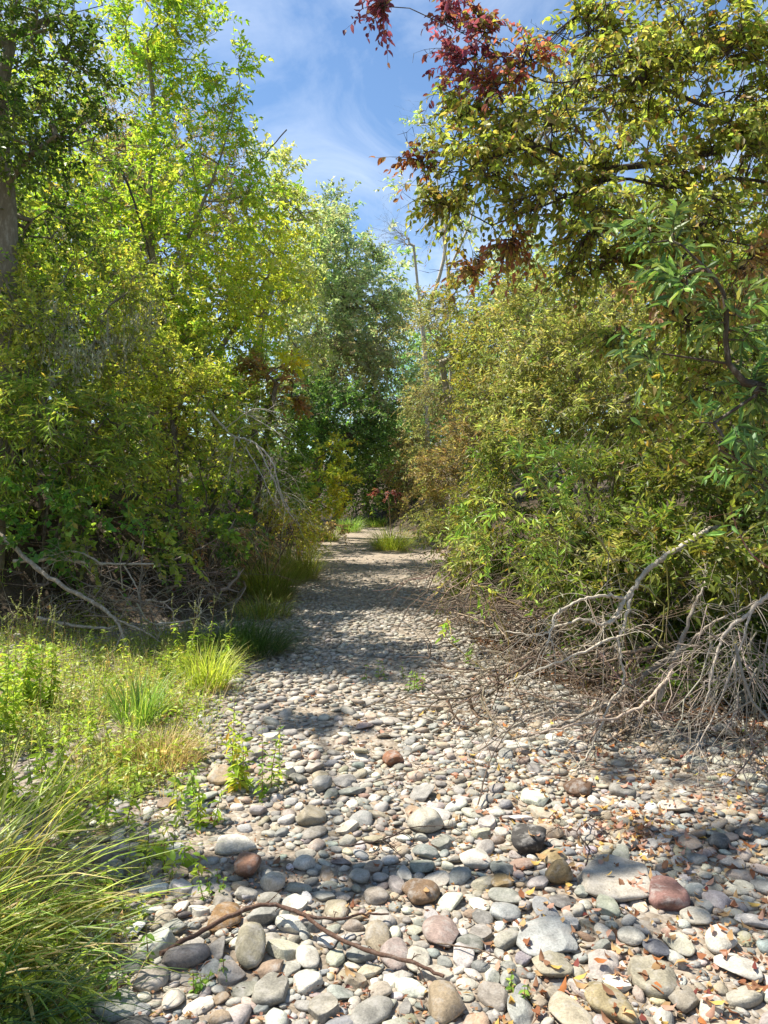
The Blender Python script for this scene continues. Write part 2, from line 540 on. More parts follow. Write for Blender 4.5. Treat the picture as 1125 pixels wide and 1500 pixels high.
# (px, py, width, height in pixels, kind, colour, short name, label, yaw, flatness)
HEROES = [
    (775, 1233, 56, 46, 3, '#4a4744', 'black angular rock', 'black angular rock with a sharp ridge among pale cobbles', .2, .75),
    (820, 1284, 42, 40, 0, '#8a7a5c', 'upright brown stone', 'rounded brown stone standing on its edge beside the black rock', .1, .95),
    (812, 1258, 44, 26, 0, '#a8946c', 'tan stone behind the upright one', 'tan rounded stone tucked behind the upright brown one', .4, .7),
    (366, 1394, 46, 50, 0, '#9b947f', 'tilted grey-olive oval', 'smooth grey-olive oval stone leaning up above the curved stick', .6, .75),
    (330, 1341, 46, 44, 0, '#9a7a55', 'brown oval', 'smooth warm brown oval stone next to the curved stick', -.3, .5),
    (897, 1462, 62, 80, 0, '#a39573', 'big olive-tan oval', 'largest olive-tan oval stone with an orange leaf on it', 1.5, .45),
    (960, 1430, 70, 54, 2, '#9d9683', 'flat grey-olive slab', 'flat grey-olive slab beside the big olive-tan oval', .2, .35),
    (655, 1466, 54, 60, 0, '#a08f76', 'round tan-brown stone', 'round tan-brown stone below the end of the curved stick', .3, .7),
    (965, 1380, 30, 62, 1, '#6d6e75', 'dark slate bar', 'dark slate bar-shaped stone lying slantwise', .75, .6),
    (998, 1378, 40, 42, 0, '#c9c3ad', 'cream round stone', 'cream round stone touching the dark slate bar', .3, .45),
    (980, 1309, 62, 44, 2, '#8d6b63', 'reddish purple slab', 'reddish purple angular slab with a broken edge', -.4, .4),
    (617, 1309, 58, 36, 3, '#7f6851', 'rusty brown rock', 'rough rusty brown angular rock on bare silt', .1, .6),
    (623, 1203, 54, 40, 0, '#b9b3a3', 'large pale grey round stone', 'large pale grey round stone with a smooth domed top', .2, .6),
    (697, 1259, 48, 32, 0, '#d2cbbd', 'bone-white cobble', 'bone-white oblong cobble with a tan blotch', -.5, .6),
    (735, 1290, 36, 22, 0, '#8f7c5a', 'small brown oval', 'small flat brown oval stone in a dark gap', .2, .5),
    (362, 1268, 40, 40, 3, '#9c7660', 'rough reddish block', 'rough reddish brown block among white cobbles', .6, .8),
    (346, 1242, 62, 20, 0, '#cfc9bb', 'long white stone', 'long flat white stone behind the rough reddish block', .05, .55),
    (580, 1394, 50, 46, 0, '#a0918a', 'purple-grey stone', 'purple-grey broad stone just above the curved stick', .3, .45),
    (646, 1364, 52, 48, 1, '#98857c', 'reddish grey boulder', 'reddish grey blocky boulder between two pale patches', .9, .5),
    (810, 1410, 60, 40, 0, '#9f9884', 'grey-brown domed slab', 'grey-brown domed slab beneath mottled rock', -.2, .45),
    (835, 1478, 56, 60, 0, '#b5aa93', 'broad sandy stone', 'broad sandy stone next to the big olive-tan oval', 1.2, .4),
    (612, 1405, 38, 38, 0, '#c9c2b1', 'pale round stone', 'pale round stone resting against the curved stick', 0, .55),
    (690, 1382, 42, 28, 0, '#77786f', 'dark grey flat stone', 'dark grey flat stone beside the reddish grey boulder', .3, .45),
    (576, 1113, 32, 24, 1, '#9c7056', 'rusty orange block', 'rusty orange block beyond the pale cobbles', .2, .7),
    (472, 1151, 30, 24, 3, '#a4a19b', 'speckled grey rock', 'knobbly speckled grey rock beside the leafy weeds', .2, .85),
    (400, 1293, 38, 28, 0, '#d3c8b6', 'pale tan cobble', 'pale tan egg-shaped cobble in full sun', -.3, .7),
    (319, 1136, 34, 30, 1, '#b8a286', 'square tan block', 'square-edged tan block at the foot of the weeds', .5, .7),
    (450, 1400, 36, 40, 0, '#d6d0c2', 'white oval', 'white oval stone below the bend of the stick', 1.3, .55),
    (848, 1156, 44, 26, 1, '#6f5643', 'dark brown block', 'dark brown block below the dead branches', -.6, .7),
    (912, 1158, 38, 24, 0, '#8f8c84', 'dull grey cobble', 'dull grey cobble at the edge of the brush shade', .2, .6),
    (905, 1282, 112, 62, 2, '#b5ada0', 'mottled embedded rock', 'wide mottled whitish rock sunk into the gravel', -.3, .22),
    (800, 1370, 92, 56, 3, '#a9aaa6', 'mottled grey rock', 'broad mottled grey and white rock with a rough top', .1, .35),
    (1055, 1233, 32, 26, 0, '#6e6e6b', 'dark round stone', 'dark round stone among orange leaves near the brush', 0, .7),
    (1092, 1222, 24, 20, 0, '#5e5f60', 'small blackish round stone', 'small blackish round stone in the leafy shade', 0, .7),
    (1085, 1412, 46, 56, 1, '#c6c1b5', 'long whitish block', 'long whitish block lying slantwise among orange leaves', .8, .5),
    (395, 1452, 56, 40, 2, '#8f8b80', 'shaded grey slab', 'grey slab in shade below the white oval', .2, .4),
    (528, 1398, 46, 26, 0, '#8d8e86', 'grey oblong under the fork', 'grey oblong stone under the fork of the stick', .1, .5),
    (1000, 1460, 44, 40, 1, '#8e8678', 'brown-grey broken stone', 'brown-grey broken stone beside the flat slab', .4, .5),
    (925, 1370, 40, 26, 0, '#c3beb1', 'whitish flat stone', 'whitish flat stone near the dark slate bar', .1, .5),
    (1022, 1342, 46, 28, 0, '#c0b9aa', 'pale leaf-dusted stone', 'pale flat stone in a drift of orange leaves', .3, .45),
    (740, 1335, 46, 30, 0, '#9a9c9a', 'bluish grey cobble', 'bluish grey cobble between mottled rock and brown oval', .2, .5),
    (560, 1345, 40, 28, 0, '#b4aca2', 'ash-grey cobble', 'ash-grey cobble on a bare silty patch', .5, .5),
    (445, 1265, 34, 24, 0, '#c7c1b6', 'chalky cobble', 'chalky cobble behind the pale tan egg', .4, .6),
    (527, 1285, 32, 24, 0, '#a6a49b', 'smooth grey cobble', 'smooth grey cobble on the sunny side of the rusty rock', -.2, .6),
]
HPOS = []
for (px, py, w, h, kind, hx, short, label, yaw, flat) in HEROES:
    g = G(px, py + h * .3)
    d = g[1]
    a = w * d / F / 2
    c = a * flat * (1.0 if h > w * .7 else .8)
    ang = CAMH / math.hypot(d, CAMH)
    b = max(.65 * a, min(1.6 * a, (h * d / F / 2 / math.cos(math.atan(CAMH / d)) - c * .55) / ang))
    tl = (0.0, 0.0)
    lift = 0
    if 'standing' in label:
        b, c, lift = a * .55, a * .95, 0
    if 'leaning' in label:
        tl = (.45, -.15); lift = .02
    add_stone(g[0], g[1] + b * .2, a, b, c, yaw * (.25 if 'slant' not in label else 1), kind, np.clip(lin(hx) * (.78, .77, .75), 0, .6), label, tilt=tl, lift=lift,
              sink=.15 if 'standing' in label else .3)
    HPOS.append((g[0], g[1], short))

STONE_PAL = [('#b9b3a6', 5), ('#a8a49b', 5), ('#c9c3b4', 4), ('#a59a84', 3), ('#b7a78d', 3), ('#9a8f86', 2), ('#8b8d8a', 4), ('#7c7f7e', 2), ('#a08672', .8),
             ('#94755f', .4), ('#d4cfc3', 2.5), ('#6c6a66', .7)]
SIZE_W = [(.85, 'huge'), (.62, 'big'), (.45, 'middling'), (.3, 'small'), (0, 'little')]
COLNAMES = [('bone-white', '#d4cfc3'), ('chalky', '#c9c3b4'), ('pale grey', '#b9b3a6'), ('grey', '#a8a49b'), ('slate-grey', '#8b8d8a'), ('dark grey', '#7c7f7e'), ('charcoal', '#6c6a66'),
            ('buff', '#b7a78d'), ('khaki', '#a59a84'), ('mauve-grey', '#9a8f86'), ('dusty pink', '#a08672'), ('russet', '#94755f')]
COLV = np.array([lin(h) for _, h in COLNAMES])


def colour_word(c):
    return COLNAMES[int(np.argmin(((np.sqrt(COLV) - np.sqrt(c)) ** 2).sum(1)))][0]


def where(x, y):
    ds = sorted(((x - hx) ** 2 + (y - hy) ** 2, hx, hy, s) for hx, hy, s in HPOS)
    out = []
    for k in (0, 1):
        _, hx, hy, s = ds[k]
        dx, dy = x - hx, y - hy
        if abs(dx) > abs(dy):
            t = ('on the brush side of the ' if dx > 0 else 'on the grass side of the ')
        else:
            t = ('beyond the ' if dy > 0 else 'this side of the ')
        out.append(t + s)
    return out


USED = {}


def unique(make):
    """make(k) gives a label in k-th wording; the first unused one is taken"""
    for k in range(60):
        l = make(k)
        if l and len(l.split()) <= 16 and l not in USED:
            USED[l] = 1
            return l
    return l


def scatter_stones():
    cand = []
    cell = {}
    CS = .2

    def ok(x, y, r, f):
        for i in range(int(x // CS) - 1, int(x // CS) + 2):
            for j in range(int(y // CS) - 1, int(y // CS) + 2):
                for (a, b, q) in cell.get((i, j), ()):
                    if (a - x) ** 2 + (b - y) ** 2 < ((q + r) * f) ** 2:
                        return False
        return True

    def put(x, y, r):
        cell.setdefault((int(x // CS), int(y // CS)), []).append((x, y, r))

    for st in PLACED:
        a, b = st[3], st[4]
        put(st[0], st[1], min(.19, (a + b) / 2 * .9))
        if max(a, b) > 1.4 * min(a, b):
            L = max(a, b) - min(a, b)
            ax = (math.cos(st[6]), math.sin(st[6])) if a > b else (-math.sin(st[6]), math.cos(st[6]))
            for s in (-.6, .6):
                put(st[0] + ax[0] * L * s, st[1] + ax[1] * L * s, min(a, b) * .9)
    rr = np.random.default_rng(77)
    for r, n, ymax in ((.072, 50, 5), (.058, 300, 6.5), (.047, 1200, 8.5), (.038, 3400, 10.5), (.030, 14000, 19), (.024, 24000, 13), (.018, 30000, 8), (.013, 26000, 5.5)):
        ys = 1.5 + (ymax - 1.5) * rr.random(n) ** 1.5
        lo = np.interp(ys, [0, 6.8, 8, 9.5, 14, 18], [-2.1, -4.3, -4.0, -1.9, -1.7, -2.0])
        hi = np.interp(ys, RB_Y, RB_X) + .3
        half = .56 * ys + .4
        lo = np.maximum(lo, -half); hi = np.minimum(hi, half)
        xs = lo + (hi - lo) * rr.random(n)
        for x, y in zip(xs, ys):
            q = r * rr.uniform(.85, 1.18)
            bench = max(0., min(1., (-.75 - x - .05 * y) / .5)) if y < 9 else 0
            if 4.8 < y < 9 and x > np.interp(y, RB_Y, RB_X) - .9 and rr.random() < .6:
                continue
            if bench > 0 and rr.random() < bench * (.7 if y > 6.3 else .8):
                continue
            # bare silt patches
            s = math.sin(2.3 * x + 1.1 * y) * math.sin(1.9 * y - .8 * x + 1) + .4 * math.sin(5 * x + 3 * y)
            if s > .72 and rr.random() < .85:
                continue
            if y > 8 and rr.random() < (y - 8) / 12:
                continue
            if ok(x, y, q, .86):
                put(x, y, q)
                cand.append((x, y, q, 0))
    # second storey: a few resting on top
    for i in rr.choice(len(cand), 420, replace=False):
        x, y, q, _ = cand[i]
        cand.append((x + q * rr.normal() * .6, y + q * rr.normal() * .6, q * rr.uniform(.5, .85), 1))
    score = []
    for (x, y, q, up) in cand:
        inside = y > 2.0 and abs(x / y) < .49 and CAMH / y < .69
        score.append(q / y * inside)
    order = np.argsort(-np.array(score))
    n_ind = 300 - len(HEROES)
    mb = MB()
    cols = pal_cols(STONE_PAL, len(cand), .2) * (.80, .79, .77)
    for rank, i in enumerate(order):
        x, y, q, up = cand[i]
        e = rr.uniform(1.0, 1.8)
        a, b = q * math.sqrt(e), q / math.sqrt(e)
        c = q * rr.uniform(.26, .58)
        yaw = rr.uniform(0, math.pi)
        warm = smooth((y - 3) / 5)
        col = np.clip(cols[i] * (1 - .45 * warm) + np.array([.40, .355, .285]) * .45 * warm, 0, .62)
        tilt = rr.normal(0, .16, 2)
        lift = .6 * q if up else 0
        if rank < n_ind:
            kind = int(rr.choice([0, 0, 1, 1, 2, 2, 3]))
            ws, ww = colour_word(col), where(x, y)
            sz = next(n for t, n in SIZE_W if q / y * 30 >= t)
            sh = {0: ('rounded', 'smooth', 'oval', 'water-worn'), 1: ('blocky', 'blunt-edged', 'squarish', 'chunky'), 2: ('flat', 'slab-like', 'thin', 'tabular'), 3: ('angular', 'faceted', 'jagged', 'rough')}[kind]
            e2 = 'elongated ' if e > 1.3 else ''

            def mk(k):
                if k < 8:
                    return f"{sz} {ws} {e2 if k >= 4 else ''}{sh[k % 4]} cobble {ww[0]}"
                return f"{sz} {ws} {sh[k % 4]} cobble {ww[0]}, {ww[1]}" if k < 12 else f"{sz} {ws} {sh[k % 4]} cobble between the {ww[0].split(' the ')[-1]} and the {ww[1].split(' the ')[-1]}"
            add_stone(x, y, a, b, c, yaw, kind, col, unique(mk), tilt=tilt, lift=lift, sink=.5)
            continue
        V, Fc = (RAW2[int(rr.integers(len(RAW2)))] if y < 5.5 and q > .02 else RAW1[int(rr.integers(len(RAW1)))])
        z = gz(x, y) + c * .45 + lift
        V = V * (a, b, c)
        ct, st = math.cos(yaw), math.sin(yaw)
        V = V + np.stack([V[:, 2] * tilt[0], V[:, 2] * 0, V[:, 0] * -tilt[0] + V[:, 1] * tilt[1]], 1)
        V = np.stack([V[:, 0] * ct - V[:, 1] * st, V[:, 0] * st + V[:, 1] * ct, V[:, 2]], 1) + (x, y, z)
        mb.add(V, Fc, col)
        if y < 6:
            remember((x, y, z, a, b, c, yaw))
    o = mb.build('river_gravel', M_STONE_A)
    tag(o, 'smaller pale grey and tan river pebbles covering the dry creek bed', 'gravel', kind='stuff')


scatter_stones()

# ------------------------------------------------------------------ trees and bushes
def wood(mb, nodes, parent, rad, col, mat=0, nmin=4):
    a = np.arange(len(nodes))[parent >= 0]
    b = parent[a]
    big = rad[a] > .03
    for sel, n in ((big, 8), (~big, nmin)):
        k = a[sel]
        if len(k):
            seg_tubes(mb, nodes[b[sel]], nodes[k], np.minimum(rad[b[sel]], rad[k] * 1.5), rad[k], n, col, mat)


def skeleton(starts, targets, wig=.12, up=.25, step=.45):
    """grow wood from the start polylines to every target point"""
    nodes, par = [], []
    for P in starts:
        for i, p in enumerate(P):
            if i == 0 and nodes:
                dd = [np.linalg.norm(np.array(p) - np.array(q)) for q in nodes]
                j = int(np.argmin(dd))
                nodes.append(p); par.append(j if dd[j] < .8 else -1)
            else:
                nodes.append(p); par.append(len(nodes) - 2 if i else -1)
    nodes = [np.array(p, float) for p in nodes]
    N = np.array(nodes)
    order = np.argsort(np.min(np.linalg.norm(targets[:, None] - N[None], axis=2), 1))
    cap = len(N) + len(targets) * 14 + 10
    buf = np.zeros((cap, 3)); buf[:len(N)] = N
    pr = np.full(cap, -1); pr[:len(N)] = par
    n = len(N)
    tips = []
    for t in order:
        T = targets[t]
        D = T - buf[:n]
        dist = np.linalg.norm(D, axis=1)
        cost = dist * (1 + .5 * np.maximum(0, -D[:, 2] / np.maximum(dist, 1e-6)))   # branches rather rise than fall
        j = int(np.argmin(cost))
        d = dist[j]
        m = max(1, min(12, int(math.ceil(d / step))))
        p0 = buf[j].copy()
        for s in range(1, m + 1):
            f = s / m
            q = p0 + (T - p0) * f
            if s < m:
                q = q + rng.normal(0, wig * min(d, 1.0) * .35, 3) + np.array([0, 0, up * .35 * d * f * (1 - f)])
            buf[n] = q; pr[n] = j; j = n; n += 1
        tips.append(j)
    buf, pr = buf[:n], pr[:n]
    cnt = np.zeros(n)
    for t in tips:
        cnt[t] += 1
    for i in range(n - 1, -1, -1):
        if pr[i] >= 0:
            cnt[pr[i]] += cnt[i]
    return buf, pr, cnt, np.array(tips)


def sprays(mb, P0, D0, L, nl, leaf_len, leaf_w, pal, droop=.35, spread=.8, tmpl=LEAF_MID, twig_r=.003, twig_col=None, mleaf=0, mtwig=1,
           opp=False, face_up=.6, cols=None, hang=.15):
    """leafy twigs: one per P0"""
    K = len(P0)
    if not K:
        return
    D0 = norm(D0)
    Ls = L * rng.uniform(.6, 1.35, K)
    t = np.linspace(0, 1, 4)
    grav = np.array([0, 0, -1.0])
    pts = P0[:, None] + D0[:, None] * (Ls[:, None] * t[None])[..., None] + grav * (Ls[:, None] * droop * rng.uniform(.3, 1.5, (K, 1)) * t[None] ** 2)[..., None]
    if twig_col is not None:
        for i in range(3):
            seg_tubes(mb, pts[:, i], pts[:, i + 1], np.full(K, twig_r * (1 - .28 * i)), np.full(K, twig_r * (.72 - .25 * i)), 3, twig_col, mtwig)
    M = K * nl
    tt = np.tile((np.arange(nl) + .6) / nl, K) + rng.normal(0, .5 / nl, M)
    tt = np.clip(tt, .05, 1.0)
    k = np.repeat(np.arange(K), nl)
    dr = ((pts[:, 3] - pts[:, 0] - D0 * Ls[:, None])[k])
    P = P0[k] + D0[k] * (Ls[k] * tt)[:, None] + dr * (tt ** 2)[:, None]
    T = norm(D0[k] * Ls[k][:, None] + 2 * dr * tt[:, None])
    S, U = frame(T)
    side = np.where(np.tile(np.arange(nl), K) % 2 == 0, 1., -1.)[:, None]
    ph = rng.normal(0, .7, M)[:, None]
    side_v = S * np.cos(ph) * side + U * np.sin(ph)
    d = norm(T * rng.uniform(.3, .9, (M, 1)) + side_v * spread + grav * hang + rng.normal(0, .22, (M, 3)))
    N = norm(np.array([0, 0, 1.]) * face_up * .8 + rng.normal(0, .55, (M, 3)) + U * .3)
    c = cols if cols is not None else pal_cols(pal, M)
    leaves(mb, P, d, N, leaf_len * rng.uniform(.65, 1.2, M), leaf_w * rng.uniform(.7, 1.2, M), c, tmpl, mleaf)


def blob(n, c, r, shell=2.0):
    d = norm(rng.normal(size=(n, 3)))
    q = rng.random((n, 1)) ** (1 / (1 + shell))
    return c + d * q * r * (1 + .12 * rng.normal(size=(n, 1)))


def plant(name, label, cat, group, root, clusters, leaf=(.07, .03), lai=2.6, pal=(('#7f9a35', 1),), bark='#6b5f50', r0=.08, trunk=None, nl=14, L=.35,
          droop=.35, spread=.8, tmpl=LEAF_MID, mats=None, twig_col='#8a7f6c', twig_r=.003, bare=.06, stems=1, face_up=.6, dens=1.0, shell=2.0, hang=.15, min_r=.003, outw=1.0, patches=0):
    """a tree or bush: root (x, y); clusters are (px, py, d, rx_px, ry_px, rd_m[, palette[, lai factor]])"""
    root = np.array([root[0], root[1], gz(root[0], root[1]) - .08])
    cl = []
    for q in clusters:
        c = W(q[0], q[1], q[2])
        s = q[2] / F
        cl.append((c, np.array([q[3] * s, q[5], q[4] * s]), q[6] if len(q) > 6 and q[6] else pal, q[7] if len(q) > 7 else 1.0))
    return plant_w(name, label, cat, group, root, cl, leaf, lai, bark, r0, trunk, nl, L, droop, spread, tmpl, mats, twig_col, twig_r, bare, stems, face_up, dens, shell, hang, min_r, outw, patches)


def plant_w(name, label, cat, group, root, cl, leaf=(.07, .03), lai=2.6, bark='#6b5f50', r0=.08, trunk=None, nl=14, L=.35, droop=.35, spread=.8, tmpl=LEAF_MID, mats=None,
            twig_col='#8a7f6c', twig_r=.003, bare=.06, stems=1, face_up=.6, dens=1.0, shell=2.0, hang=.15, min_r=.003, outw=1.0, patches=0):
    o = empty(name, root, label, cat, group)
    lit_gain = 1.0
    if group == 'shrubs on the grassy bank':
        lit_gain, lai = 1.6, lai * .85  # leaf colour brightened to imitate sunlight on this bank
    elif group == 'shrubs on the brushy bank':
        lit_gain, lai = .85, lai * 1.15  # leaf colour dimmed to imitate the shadier bank
    if tmpl is LEAF_MID:
        leaf = (leaf[0] * LS, leaf[1] * LS)
    tg, cid = [], []
    for i, (c, r, p, f) in enumerate(cl):
        r = np.maximum(r * .4, r - .6 * L)
        area = math.pi * (r[0] + .4 * L) * (r[2] + .4 * L)
        n_leaf = LAI * lai * f * area / (.55 * leaf[0] * leaf[1])
        n = max(3, int(n_leaf / nl * dens))
        # uneven crown: sub-clumps of sprays inside the volume
        m = max(3, int(n / 9))
        cen = blob(m, c, r, shell)
        idx = rng.integers(0, m, n)
        pts = cen[idx] + rng.normal(0, 1, (n, 3)) * min(.26 * (r[0] * r[2]) ** .5, L * 1.0)
        tg.append(pts); cid += [i] * n
    tg = np.concatenate(tg); cid = np.array(cid)
    g = gh(tg[:, 0], tg[:, 1])
    tg[:, 2] = np.maximum(tg[:, 2], g + .08)
    cm = np.mean([c for c, *_ in cl], 0)
    if trunk is None:
        starts = []
        for s in range(stems):
            tgt = cl[s % len(cl)][0] if stems > 1 else cm
            rb = root + (np.array([rng.normal(0, .22), rng.normal(0, .22), 0]) if stems > 1 else 0)
            mid = rb * .5 + tgt * .5 + np.array([rng.normal(0, .15), rng.normal(0, .15), .12 * np.linalg.norm(tgt - rb)])
            starts.append(catmull([rb, rb * .75 + mid * .25 + rng.normal(0, .05, 3), mid, mid * .4 + tgt * .6, tgt], 3))
    else:
        starts = [catmull(np.array(t), 4) for t in trunk]
    # woody skeleton to a subset, sprays hang off it
    sub = tg if len(tg) < 420 else tg[rng.choice(len(tg), 420, replace=False)]
    nodes, par, cnt, tips = skeleton(starts, sub)
    rad = np.maximum(min_r, r0 * (np.maximum(cnt, .5) / max(cnt.max(), 1)) ** .62)
    mw, ml = MB(), MB()
    wood(mw, nodes, par, rad, lin(bark))
    mats = mats or (M_LEAF, M_TWIG, M_BARK)
    mw.build('trunk', mats[2], o)
    # join every spray to its nearest woody node
    for s in range(0, len(tg), 1500):
        q = tg[s:s + 1500]
        D = ((q[:, None] - nodes[None]) ** 2).sum(2)
        j = D.argmin(1)
        jj = D[np.arange(len(q)), j] > .02 ** 2
        seg_tubes(ml, nodes[j][jj], q[jj], np.full(jj.sum(), twig_r * 1.2), np.full(jj.sum(), twig_r), 3, lin(twig_col), 1)
    for i, (c, r, p, f) in enumerate(cl):
        P = tg[cid == i]
        out = norm((P - c) / r) * outw + norm(P - cm) * .5 * outw
        D = out + rng.normal(0, .55, P.shape) + np.array([0, 0, .25])
        nb = int(len(P) * bare)
        cols = pal_cols(p, (len(P) - nb) * nl)
        # neighbouring sprays share a tone
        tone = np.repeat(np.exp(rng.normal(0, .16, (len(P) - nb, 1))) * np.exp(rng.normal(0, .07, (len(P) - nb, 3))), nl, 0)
        cols = np.clip(cols * tone * 1.25 * lit_gain * ((.9, 1.0, .95) if lit_gain > 1 else (1, 1, 1)), 0, .6)
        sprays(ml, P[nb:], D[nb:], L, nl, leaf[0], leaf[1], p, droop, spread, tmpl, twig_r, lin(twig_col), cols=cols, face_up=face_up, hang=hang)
        if nb:
            p0, dcur = P[:nb], norm(D[:nb])
            for q in range(4):
                dcur = norm(dcur + rng.normal(0, .28, (nb, 3)))
                p1 = p0 + dcur * L * .32
                seg_tubes(ml, p0, p1, np.full(nb, twig_r * (1 - .2 * q)), np.full(nb, twig_r * (.8 - .2 * q)), 3, lin(twig_col), 1)
                side = p1 + norm(dcur + rng.normal(0, .9, (nb, 3))) * L * .3
                seg_tubes(ml, p1, side, np.full(nb, twig_r * .6), np.full(nb, twig_r * .2), 3, lin(twig_col), 1)
                p0 = p1
    ml.build('crown', mats, o, smooth_shade=False)
    return o



MAPLE = (('#8aa436', 4), ('#9db340', 3), ('#b4bd48', 1.6), ('#6f8c32', 2), ('#bfa23e', .35))
MAPLE_Y = (('#b3ba42', 4), ('#a0b03c', 3), ('#c5bd48', 2), ('#86a038', 2))
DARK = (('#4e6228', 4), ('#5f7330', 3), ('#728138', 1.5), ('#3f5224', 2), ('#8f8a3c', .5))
PALE = (('#b9bd7e', 3), ('#a3ad62', 3), ('#8ea04c', 3), ('#cfcda0', 1.4))
OAK = (('#8f9e74', 4), ('#a3ae84', 3), ('#7b8c62', 3), ('#b3b692', 1.2))
OAKB = (('#a1997c', 3), ('#8f8a6c', 3), ('#859068', 3), ('#ad9f82', 1))
BAY = (('#53703c', 4), ('#668446', 3), ('#466036', 3), ('#849850', 1))
FARG = (('#739458', 3), ('#86a266', 3), ('#628450', 2))
OLIVE = (('#7b7d32', 4), ('#8f8f3c', 3), ('#676f2e', 3), ('#a39a48', 1.6), ('#8a7436', .8))
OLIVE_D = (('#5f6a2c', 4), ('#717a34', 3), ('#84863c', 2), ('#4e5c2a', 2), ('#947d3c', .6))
WILLOW = (('#8d9350', 4), ('#a3a660', 3.4), ('#788342', 3), ('#b9b478', 1.8), ('#a58f58', .9))
WILLOW_D = (('#6a7a34', 4), ('#7f8c3e', 3), ('#586a30', 3), ('#9a9a4c', 1.4), ('#8e7a3c', .7))
BRIGHT = (('#819a40', 4), ('#94a84c', 3), ('#6a8638', 3), ('#b3ab4c', .8))
GOLD = (('#a08f3a', 3), ('#b39c3e', 2), ('#868638', 3), ('#93713a', 1.2))
YEL = (('#c9b83c', 3), ('#b5b340', 3), ('#98a53c', 3), ('#d6b83a', 1))
YELLOW = (('#e0b92c', 3), ('#d6a82c', 2), ('#c8b43c', 1))
ORANGE = (('#96704a', 3), ('#8f7848', 3), ('#8a8046', 3), ('#a87e48', 1))
RUST = (('#877650', 3), ('#948458', 3), ('#7f7c48', 3), ('#a08f62', 1.4), ('#8a6a4a', .8))
RED = (('#7c3e52', 4), ('#8c4e62', 3), ('#6c3648', 2), ('#8e5044', 1.4), ('#7c6a40', .5))
REDB = (('#7a4534', 3), ('#8a553a', 3), ('#6c5a38', 2), ('#93664a', 1))
PINK = (('#83404a', 3), ('#744446', 2), ('#6f6240', 2), ('#99605a', .7))
ASH = (('#7c8436', 4), ('#929844', 3.4), ('#687632', 3), ('#aaa252', 2), ('#a07a52', .8), ('#82603e', .45))
ASHR = (('#8a5a44', 3), ('#8f8440', 3), ('#7c7434', 2), ('#9a6650', 2))
REDA = (('#8a4658', 3), ('#8f8440', 2), ('#a0604c', 2), ('#87863c', 2), ('#8a3e46', 1.5))
ASH_T = (('#a58a5a', 3), ('#9c7050', 2), ('#8f8440', 3), ('#ad7b62', 1))
LAUREL = (('#5a753e', 4), ('#6d8746', 3), ('#4c6636', 3), ('#8c9c50', 1.6))
BEYOND = (('#5c6f38', 3), ('#6c7c40', 3), ('#7d8648', 2))
BROWNT = (('#7c6f4c', 3), ('#8a7a55', 2), ('#6d7140', 3))

# ---- left bank
plant('alder_tree', 'dark green alder with a thick mottled trunk and a bare bent limb', 'tree', 'trees on the grassy bank', (-4.35, 8.6),
      [(60, 70, 8.4, 120, 90, .9), (10, 190, 8.2, 80, 90, .8), (120, 215, 8.6, 60, 75, .8), (-60, 90, 8.6, 110, 150, 1.2), (60, 330, 9.2, 80, 70, .8), (-70, 300, 8.8, 90, 120, 1),
       (120, 110, 8.6, 60, 60, .7, None, .7), (20, 20, 8.5, 90, 50, .8), (20, 210, 8.0, 40, 40, .4), (-5, 420, 8.0, 24, 26, .3)],
      leaf=(.065, .032), lai=1.8, pal=DARK, bark='#7d7462', r0=.12, L=.32, tmpl=LEAF_MID,
      trunk=[[(-4.35, 8.6, gz(-4.35, 8.6) - .1), W(-2, 560, 8.6), W(10, 400, 8.6), W(8, 280, 8.6), W(2, 150, 8.6), W(20, 40, 8.6)],
             [W(5, 275, 8.6), W(45, 228, 8.3), W(92, 192, 8.1), (W(108, 190, 8.1)), W(160, 212, 8.1), W(232, 212, 8.2)],
             [W(4, 60, 8.6), W(70, 30, 8.4), W(150, 8, 8.3)], [W(4, 275, 8.6), W(40, 288, 8.4), W(90, 300, 8.3), W(150, 297, 8.3)]], bare=.12)
plant('boxelder_tree', 'tall light green boxelder reaching up into the blue sky', 'tree', 'trees on the grassy bank', (-3.75, 12.4),
      [(220, 35, 12.2, 70, 55, .8), (290, 70, 12.2, 60, 60, .8), (322, 150, 12.2, 38, 55, .6), (225, 120, 12.2, 75, 55, .8), (345, 100, 12.1, 14, 45, .3, None, .8), (355, 215, 12.2, 24, 40, .4),
       (190, 60, 12.3, 55, 50, .8), (260, -40, 12.2, 80, 60, .8), (270, 225, 12.4, 90, 60, 1), (290, 300, 12.4, 110, 75, 1.2), (370, 345, 12.8, 75, 85, 1.2, MAPLE_Y), (215, 365, 12, 110, 85, 1.2),
       (390, 430, 13.2, 70, 75, 1.2, MAPLE_Y), (300, 430, 12.2, 110, 70, 1.2, MAPLE_Y), (150, 290, 12.2, 60, 90, .9), (330, 500, 12.2, 70, 50, 1), (230, 470, 11.8, 80, 50, .9)],
      leaf=(.082, .036), lai=1.7, pal=MAPLE, bark='#8a7c66', r0=.10, L=.42, stems=1,
      trunk=[[(-3.75, 12.4, gz(-3.75, 12.4) - .1), W(222, 640, 12.3), W(235, 470, 12.3), W(218, 330, 12.3), W(226, 180, 12.3), W(215, 60, 12.2)],
             [W(235, 470, 12.3), W(275, 350, 12.2), W(320, 240, 12.2), W(352, 120, 12.1)], [W(222, 640, 12.3), W(300, 540, 12.5), W(380, 430, 13)]], bare=.02, droop=.3)
